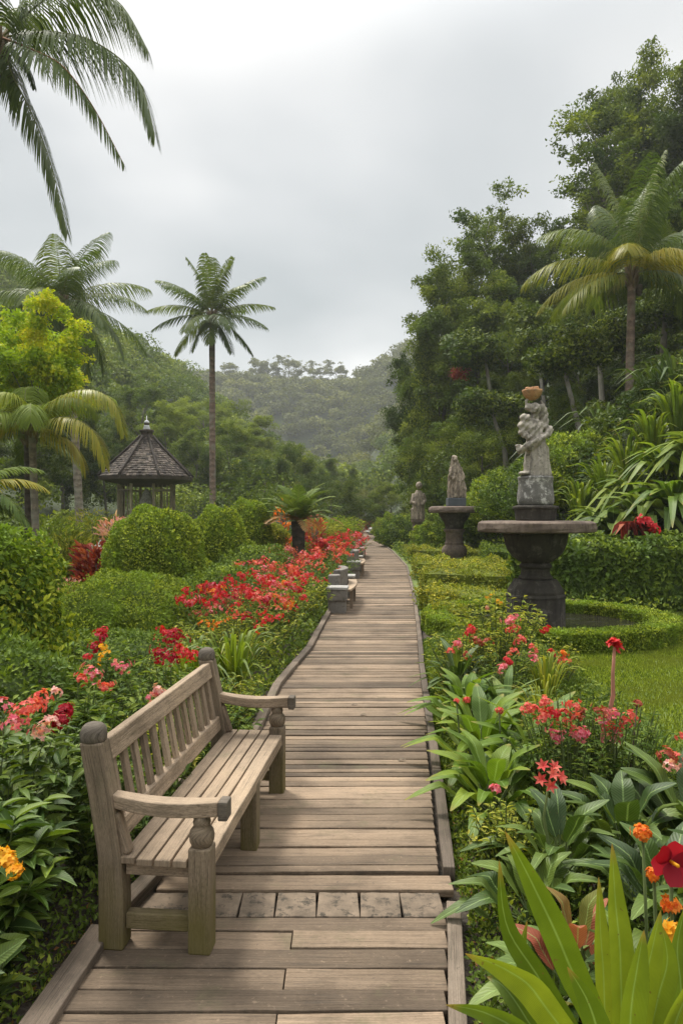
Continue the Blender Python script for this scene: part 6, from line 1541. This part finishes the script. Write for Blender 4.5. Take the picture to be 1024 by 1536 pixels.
flower_shrub('flowering_shrub', 'wide shrub of coral pink clusters in front of the lawn', (1.30, 4.15), .74, .36, SHRUB,
    [(at(x_, y_, 4.0), .038, 18, c_) for x_, y_, c_ in [(800, 1062, 'coral'), (818, 1056, 'coral'), (815, 1080, 'coral'), (832, 1098, 'pink'), (852, 1088, 'coral'), (868, 1072, 'rust'), (836, 1106, 'pink'), (865, 1100, 'pink'), (845, 1075, 'coral'), (790, 1068, 'coral'), (860, 1058, 'coral'), (828, 1068, 'red'), (875, 1105, 'pink')]], n_st=80, leaf=.045, T=T_LEAF3, group=RS, fs=.02)
flower_shrub('flowering_shrub', 'shrub of rose and coral clusters around the tall red stalk', (1.58, 4.2), .72, .30, SHRUB,
    [(at(x_, y_, 4.1), .038, 18, c_) for x_, y_, c_ in [(905, 1080, 'pink'), (920, 1072, 'pink'), (938, 1085, 'coral'), (915, 1092, 'coral'), (925, 1098, 'pink'), (945, 1075, 'coral'), (900, 1065, 'rust'), (916, 1110, 'pink')]], n_st=60, leaf=.045, T=T_LEAF3, group=RS, fs=.02)
flower_shrub('flowering_shrub', 'small shrub with rusty pink blooms at the right edge of the bed', (2.0, 3.9), .55, .30, SHRUB, [(at(1000, 1135, 3.8), .04, 16, 'rust'), (at(1015, 1140, 3.8), .035, 14, 'coral'), (at(1005, 1150, 3.7), .03, 10, 'pale'), (at(1020, 1105, 3.9), .02, 6, 'coral')], n_st=50, leaf=.05, T=T_LEAF3, group=RS)
flower_shrub('flowering_shrub', 'low shrub with one small pink bloom near the boardwalk', (0.80, 3.6), .34, .2, SHRUB_Y, [(at(743, 1183, 3.45), .02, 12, 'pink'), (at(700, 1050, 4.9), .018, 8, 'coral')], n_st=50, leaf=.04, T=T_LEAF3, group=RS)

# single flowers on stalks
def stalk_flower(name, label, head, base, colr, R, n, fs, stem=STEM, sr=.006, petals=5, flat=.7, lean=None):
    b = Vector(base); t = thing(name, label, 'flower', b); g = G(); H = Vector(head) - b
    tube(g, [Vector((0, 0, 0)), H * .5 + Vector((.015, 0, 0)), H], [sr * 1.3, sr, sr * .9], 8); obj('stem', g, stem, t)
    g = G(); bloom_cluster(g, H, R, n, fs, petals, flat, .6); obj('flower_head', g, PET[colr], t); return t
h_ = at(822, 1165, 3.2)
lily = thing('lily', 'coral lily head of five open blooms on a bent pale stalk', 'flower', (h_.x, 3.2, -.05))
g = G(); tube(g, [(0, 0, 0), (0.0, 0, .3), (-.02, 0, .42), (0, 0, h_.z + .02)], [.008, .007, .006, .005], 8); obj('stem', g, STEM, lily)
for i, (dx, dz, dy) in enumerate([(-.025, .045, 0), (.01, .02, -.03), (.05, .0, 0), (-.035, -.01, -.01), (.0, -.03, -.03), (.03, .035, .02), (.055, -.015, .01)]):
    g = G(); c = np.array([[dx, dy, h_.z + .05 + dz]]); d = unit(np.array([[dx * 8, -.6 + dy * 5, .5 + dz * 5]]))
    for k in range(6):
        ref = unit(np.cross(d, np.array([[.3, .2, 1.0]]))); b = np.cross(d, ref); a = 2 * PI * k / 6
        scatter(g, T_LEAF3, c, ref * math.cos(a) + b * math.sin(a) + d * .7, d, .034, .016, rnd=np.array([random.random()]))
    obj('bloom', g, PET['coral'], lily)
h_ = at(921, 968, 4.2); st_ = thing('torch_flower', 'tall red-stalked flower with ragged red head rising over the lawn', 'flower', (h_.x - .03, 4.2, -.05))
g = G(); tube(g, [(-.045, 0, .35), (-.035, 0, .48), (.0, 0, .60), (.022, 0, .70), (.02, 0, .82), (.03, 0, h_.z + .04)], [.014, .0135, .013, .0125, .010, .009], 9); obj('stem', g, STEM_R, st_)
g = G(); bloom_cluster(g, (.03, 0, h_.z + .055), .022, 9, .05, 4, .6, .9); bloom_cluster(g, (.055, 0, h_.z + .03), .016, 4, .04, 3, .6, .2); obj('flower_head', g, PET['red'], st_)
stalk_flower('orange_flower', 'round orange bloom on an upright green stalk in the lower right', at(963, 1250, 2.5), (1.03, 2.52, -.05), 'orange', .028, 46, .018)
stalk_flower('bud_flower', 'orange bud beside the big crimson bloom', at(980, 1313, 2.2), (0.97, 2.3, -.05), 'orange', .018, 20, .016, flat=.9)
stalk_flower('orange_flower', 'bright orange ruffled bloom at the right edge under the crimson one', at(1008, 1400, 2.1), (0.98, 2.15, -.05), 'yellow', .035, 22, .032)
stalk_flower('orange_flower', 'smaller orange bloom directly below the crimson one', at(1003, 1357, 2.15), (0.98, 2.2, -.05), 'orange', .022, 14, .022)
stalk_flower('yellow_flower', 'tiny yellow bloom between the tall foreground leaves', at(908, 1427, 2.0), (0.74, 2.05, -.05), 'yellow', .012, 12, .012)
stalk_flower('coral_flower', 'single coral bloom above the light broad leaves by the lawn side', at(748, 1066, 4.5), (0.97, 4.55, -.05), 'coral', .02, 14, .018)
stalk_flower('coral_flower', 'single small coral bloom low among broad leaves near the boardwalk', at(684, 1051, 4.6), (0.75, 4.65, -.05), 'coral', .016, 12, .016)
stalk_flower('rust_spike', 'leaning rusty flower spike right of the red-stalked flower', at(955, 1055, 4.2), (1.62, 4.25, -.05), 'rust', .022, 12, .02, STEM_B)
# big crimson hibiscus
h_ = at(1014, 1302, 2.1); hb = thing('hibiscus', 'large crimson hibiscus-like bloom cut by the right edge', 'flower', (h_.x, 2.14, -.05))
g = G(); tube(g, [(0, .02, 0), (0.02, .02, .3), (0, 0, h_.z + .04)], .006, 7); obj('stem', g, STEM, hb)
g = G()
for k in range(6):
    a = 2 * PI * k / 6 + .3 + random.uniform(-.2, .2); e = Vector((math.cos(a) * random.uniform(.8, 1.05), random.uniform(-.6, .1), math.sin(a) * random.uniform(.7, 1.0))); c = Vector((0, 0, h_.z + .05))
    ribbon(g, [c, c + e * .035, c + e * .07 + Vector((0, -.008, 0))], .055, prof=lambda t: .35 + .65 * math.sin(PI * (t * .75 + .1)), nrm=(0, -1, .2), fold=-.1, n=6)
obj('petals', g, PET['crimson'], hb)
g = G(); tube(g, [(0, 0, h_.z + .05), (0, -.05, h_.z + .06)], .005, 6); obj('pistil', g, PET['yellow'], hb)
# reddish curled young leaves
CROT = leafmat('croton_leaves', [(0.22, 0.07, 0.04), (0.30, 0.12, 0.07), (0.10, 0.15, 0.03)], vein=True, trans=.25)
broad_plant('croton', 'clump of reddish-green mottled leaves beneath the orange flower', (0.80, 2.5), 13, .52, .17, .075, CROT, spread=.22, upright=.75, droop=.15)

# large foreground leaves
fg = thing('ginger_plant', 'large bright green strap leaves rising in the bottom right corner', 'plant', (0.56, 1.62, -.05))
O = Vector((0.56, 1.62, -.05)); g = G()
def fleaf(pts, w, Y0=1.6, nrm=(0, -1, .35), tw=0.0, fold=.28):
    P = [Vector((0, 0, 0)) + Vector((random.uniform(-.03, .03), random.uniform(-.03, .03), 0))] + [at(a, b, y) - O for a, b, y in pts]
    ribbon(g, P, w * .9, prof=lambda t: (.30 + .70 * math.sin(PI * (max(0, t - .12) / .88 * .93 + .03))) * (1 - t ** 5) ** .8, nrm=nrm, fold=.55, n=22, twist=tw)
fleaf([(905, 1600, 1.62), (850, 1440, 1.60), (800, 1330, 1.58), (757, 1247, 1.55)], .074)
fleaf([(880, 1620, 1.70), (815, 1480, 1.72), (760, 1390, 1.72), (748, 1290, 1.7)], .060)
fleaf([(880, 1640, 1.55), (810, 1500, 1.50), (760, 1455, 1.48), (697, 1430, 1.45)], .072, nrm=(0, -.6, .8))
fleaf([(860, 1660, 1.50), (790, 1560, 1.42), (730, 1520, 1.40), (668, 1507, 1.38)], .052, nrm=(0, -.5, .9))
fleaf([(925, 1600, 1.65), (930, 1450, 1.66), (922, 1350, 1.66), (917, 1265, 1.66)], .062)
fleaf([(905, 1620, 1.75), (905, 1480, 1.76), (900, 1400, 1.76), (897, 1315, 1.76)], .055)
fleaf([(950, 1600, 1.55), (965, 1480, 1.53), (978, 1420, 1.52), (990, 1365, 1.52)], .055)
fleaf([(960, 1620, 1.6), (985, 1500, 1.6), (1000, 1440, 1.6), (990, 1385, 1.6)], .060)
fleaf([(940, 1640, 1.45), (945, 1520, 1.43), (955, 1450, 1.42), (965, 1395, 1.42)], .060)
fleaf([(985, 1640, 1.5), (1010, 1540, 1.48), (1030, 1490, 1.46), (1045, 1455, 1.45)], .07)
fleaf([(860, 1600, 1.85), (800, 1500, 1.9), (780, 1440, 1.92), (790, 1380, 1.92)], .05)
fleaf([(850, 1640, 1.7), (790, 1530, 1.72), (755, 1480, 1.75), (730, 1465, 1.78)], .05, nrm=(0, -.6, .8))
fleaf([(930, 1660, 1.4), (900, 1560, 1.36), (880, 1500, 1.34), (850, 1450, 1.33)], .06)
fleaf([(1000, 1640, 1.7), (1020, 1500, 1.72), (1015, 1420, 1.74), (1030, 1350, 1.75)], .055)
obj('foliage', g, STRAP, fg)

# ------------------------------------------------------------------ leafy bank on the right
BK = 'large-leaved plants on the bank'
random.seed(5)
def bank_plant(px, py_base, Y, n, L, w, mat, label, droop=.7, spread=.8, name='bank_plant'):
    X = (px - 512) / F * Y; z = float(terrain_z(X, Y))
    if w > .12 and name == 'bank_plant':
        return broad_plant(name, label, (X, Y), int(n * 1.3), L * .72, L * .72, w * 1.05, mat, z0=z - .05, group=BK, spread=.62, upright=.5, droop=.75)
    strap_plant(name, label, (X, Y), n, L, w, mat, spread, droop, z0=z - .05, group=BK, nseg=8, fold=.2)
lab = ['leaning over the hedge', 'at the top of the bank', 'in the middle of the bank', 'beside the dark bush', 'low on the bank', 'against the slope']
specs = []
bl = [(845, 15.5, 34, 1.0, .10, BROAD, 'broad green clump at the left tip of the leafy bank'),
 (880, 15.0, 34, 1.15, .12, STRAP_B, 'grey-green clump above the red bank flower'),
 (920, 14.8, 34, 1.2, .13, BROAD_D, 'large-leaved clump leaning over the red bank flower'),
 (965, 14.6, 36, 1.3, .13, STRAP_B, 'glossy large-leaved clump low on the bank right of the red flower'),
 (1010, 14.4, 36, 1.4, .14, BROAD, 'big clump with long drooping leaves at the right edge of the bank'),
 (1045, 14.8, 36, 1.4, .13, STRAP_B, 'large clump past the right edge of the bank'),
 (870, 17.5, 40, 1.56, .07, STRAP, 'lime upright-leaved clump high on the left of the bank'),
 (905, 17.3, 40, 1.56, .07, STRAP, 'lime upright-leaved clump in front of the palm foot'),
 (940, 17.0, 44, 1.69, .075, STRAP, 'lime upright-leaved clump right below the golden palm trunk'),
 (978, 16.8, 44, 1.69, .075, STRAP, 'tall lime clump right of the palm trunk on the bank'),
 (1015, 16.6, 44, 1.82, .075, STRAP, 'highest lime clump at the right edge of the bank'),
 (1050, 16.6, 40, 1.82, .075, STRAP, 'lime clump beyond the right edge of the bank'),
 (900, 16.2, 34, 1.0, .09, STRAP_B, 'pale clump in the middle of the bank, left part'),
 (950, 15.9, 34, 1.1, .10, STRAP_B, 'pale clump in the middle of the bank, centre'),
 (1000, 15.7, 34, 1.1, .10, BROAD, 'green clump in the middle of the bank, right part'),
 (860, 16.4, 30, 1.0, .09, BROAD, 'green clump behind the left tip of the bank'),
 (838, 17.5, 30, .9, .06, STRAP, 'small lime clump beside the statue base on the bank')]
for (px, Y, n, L, w, mt, l) in bl: bank_plant(px, 0, Y, int(n * 1.4), L, w * (1.5 if w > .085 else 1.35), mt, l, droop=.9 if w > .085 else .35, spread=1.0 if w > .085 else .45)
# yellow dracaena-like plants and dark fronds behind
for px, Y, l in [(870, 21, 'dark arching palm-like plant right of the leaning pale trunk'), (840, 23, 'dark fronds behind the statue plinth'), (905, 22, 'dark green blades left of the golden palm trunk'), (985, 21, 'green blades on the bank top right of the golden palm trunk'), (1015, 20, 'green blades on the bank top at the edge')]:
    bank_plant(px, 0, Y, 34, 2.2, .11, BROAD_D, l, droop=.6, spread=.6, name='blade_plant')
X = at(935, 768, 14.0).x
rf = thing('bromeliad', 'red-leaved plant under the big leaves above the dark hedge', 'plant', (X, 13.75, 1.1)); rf.scale = (1.35, 1.35, 1.35); g = G()
for i in range(26):
    a = random.uniform(PI * .9, PI * 2.1); d = Vector((math.cos(a), math.sin(a) * .6, 0)); ll = random.uniform(.25, .42)
    ribbon(g, [Vector((random.uniform(-.2, .25), 0, .2)), d * ll * .5 + Vector((0, 0, .28)), d * ll + Vector((0, 0, random.uniform(-.1, .15)))], .08, nrm=(0, -1, .4), n=6)
obj('foliage', g, RED_LEAF, rf)
g = G(); bloom_cluster(g, (.22, -.1, .25), .16, 40, .07); obj('flower_head', g, PET['red'], rf)

# ------------------------------------------------------------------ stuff: ground cover, grass, litter
def cover(name, label, n, area, mat, size_fn, T=T_DIAMOND, hfn=None, cat='ground cover', wr=.55):
    P = area(n); n = len(P); g = G()
    d = rdir(n, .6); P = P.copy(); P[:, 2] += (rng.random(n) ** 1.3) * hfn(P)
    sz = size_fn(P) * (.6 + .8 * rng.random(n)); scatter(g, T, P, d, rdir(n, 1.2), sz, sz * wr)
    return tag(obj(name, g, mat, smooth=False, uv=False), label, cat, kind='stuff')
LYa, LXa, RYa, RXa = map(np.array, (LY, LX, RY, RX))
def left_area(n):
    y = 1.5 + (rng.random(n) ** 1.5) * 28; x = np.interp(y, LYa, LXa) - .08 - (rng.random(n) ** 1.2) * (1.8 + .45 * y)
    return np.stack([x, y, np.full(n, -.05)], 1)
def right_area(n):
    y = 1.3 + (rng.random(n) ** 1.2) * 8.5; x = np.interp(y, RYa, RXa) + .035 + rng.random(n) * np.maximum(2.3 - np.interp(y, RYa, RXa), .5)
    return np.stack([x, y, np.full(n, -.05)], 1)
def edge_dist(P):
    return np.minimum(np.abs(P[:, 0] - np.interp(P[:, 1], LYa, LXa)), np.abs(P[:, 0] - np.interp(P[:, 1], RYa, RXa)))
cover('ground_cover', 'mixed low green leaves carpeting the left bed', 150000, left_area, COVER, lambda P: .016 + .0042 * P[:, 1], hfn=lambda P: np.clip(edge_dist(P) * .9, .02, .30))
cover('ground_cover', 'small green leaves carpeting the right bed', 130000, right_area, COVER, lambda P: .014 + .0035 * P[:, 1], hfn=lambda P: np.clip(edge_dist(P) * .45, .015, .22))
cover('leaf_litter', 'brown leaf litter and moss at the foot of the plants', 14000, lambda n: np.concatenate([left_area(n // 2) * np.array([1, 1, 1]), right_area(n // 2)]), PALM_R, lambda P: np.full(len(P), .022), hfn=lambda P: np.full(len(P), .02), cat='leaf litter')
def lawn_area(n):
    y = 1.0 + rng.random(n) ** .9 * 11.7; x = 2.05 + rng.random(n) ** 1.3 * 10.5
    k = (x > 2.1 + .12 * np.sin(y * 2.1) + .08 * np.sin(y * 5.3)) & (((x - 3.0) ** 2 + (y - 10.75) ** 2) > 1.8 ** 2) & (x < .6 * y + 4); return np.stack([x[k], y[k], np.full(k.sum(), -.049)], 1)
P = lawn_area(420000); n = len(P); g = G(); d = rdir(n, 2.2); L = (.018 + .0022 * P[:, 1]) * (.7 + .6 * rng.random(n))
scatter(g, T_DIAMOND, P, d, rdir(n, 0), L, .004 + .0008 * P[:, 1]); tag(obj('grass', g, GRASS, smooth=False, uv=False), 'short mown grass blades of the lawn', 'grass', kind='stuff')
def mid_area(n):
    y = 12 + rng.random(n) ** 1.3 * 45; x = -16 + rng.random(n) * 26; k = (x < np.interp(y, LYa, LXa) - .1) | (x > np.interp(y, RYa, RXa) + .15); k &= np.abs(x) < .5 * y + 2
    x, y = x[k], y[k]; return np.stack([x, y, terrain_z(x, y)], 1)
cover('ground_cover', 'low greenery between bushes in the middle of the garden', 130000, mid_area, COVER, lambda P: .03 + .0035 * P[:, 1], hfn=lambda P: np.full(len(P), .35))

# ------------------------------------------------------------------ haze
bm = bmesh.new(); bmesh.ops.create_cube(bm, size=1.0)
me = bpy.data.meshes.new('haze'); bm.to_mesh(me); bm.free()
hz = mkobj('haze', me, None, (0, 325, 55)); hz.scale = (1240, 800, 114)
hm = bpy.data.materials.new('haze'); hm.use_nodes = True; ht = hm.node_tree; ht.nodes.clear()
pv = ht.nodes.new('ShaderNodeVolumePrincipled'); pv.inputs['Color'].default_value = (0.92, 0.95, 0.97, 1); pv.inputs['Density'].default_value = 0.00052; pv.inputs['Anisotropy'].default_value = 0.2
ho = ht.nodes.new('ShaderNodeOutputMaterial'); ht.links.new(pv.outputs[0], ho.inputs['Volume']); me.materials.append(hm)
tag(hz, 'thin pale haze lying over the valley', 'haze', kind='stuff')
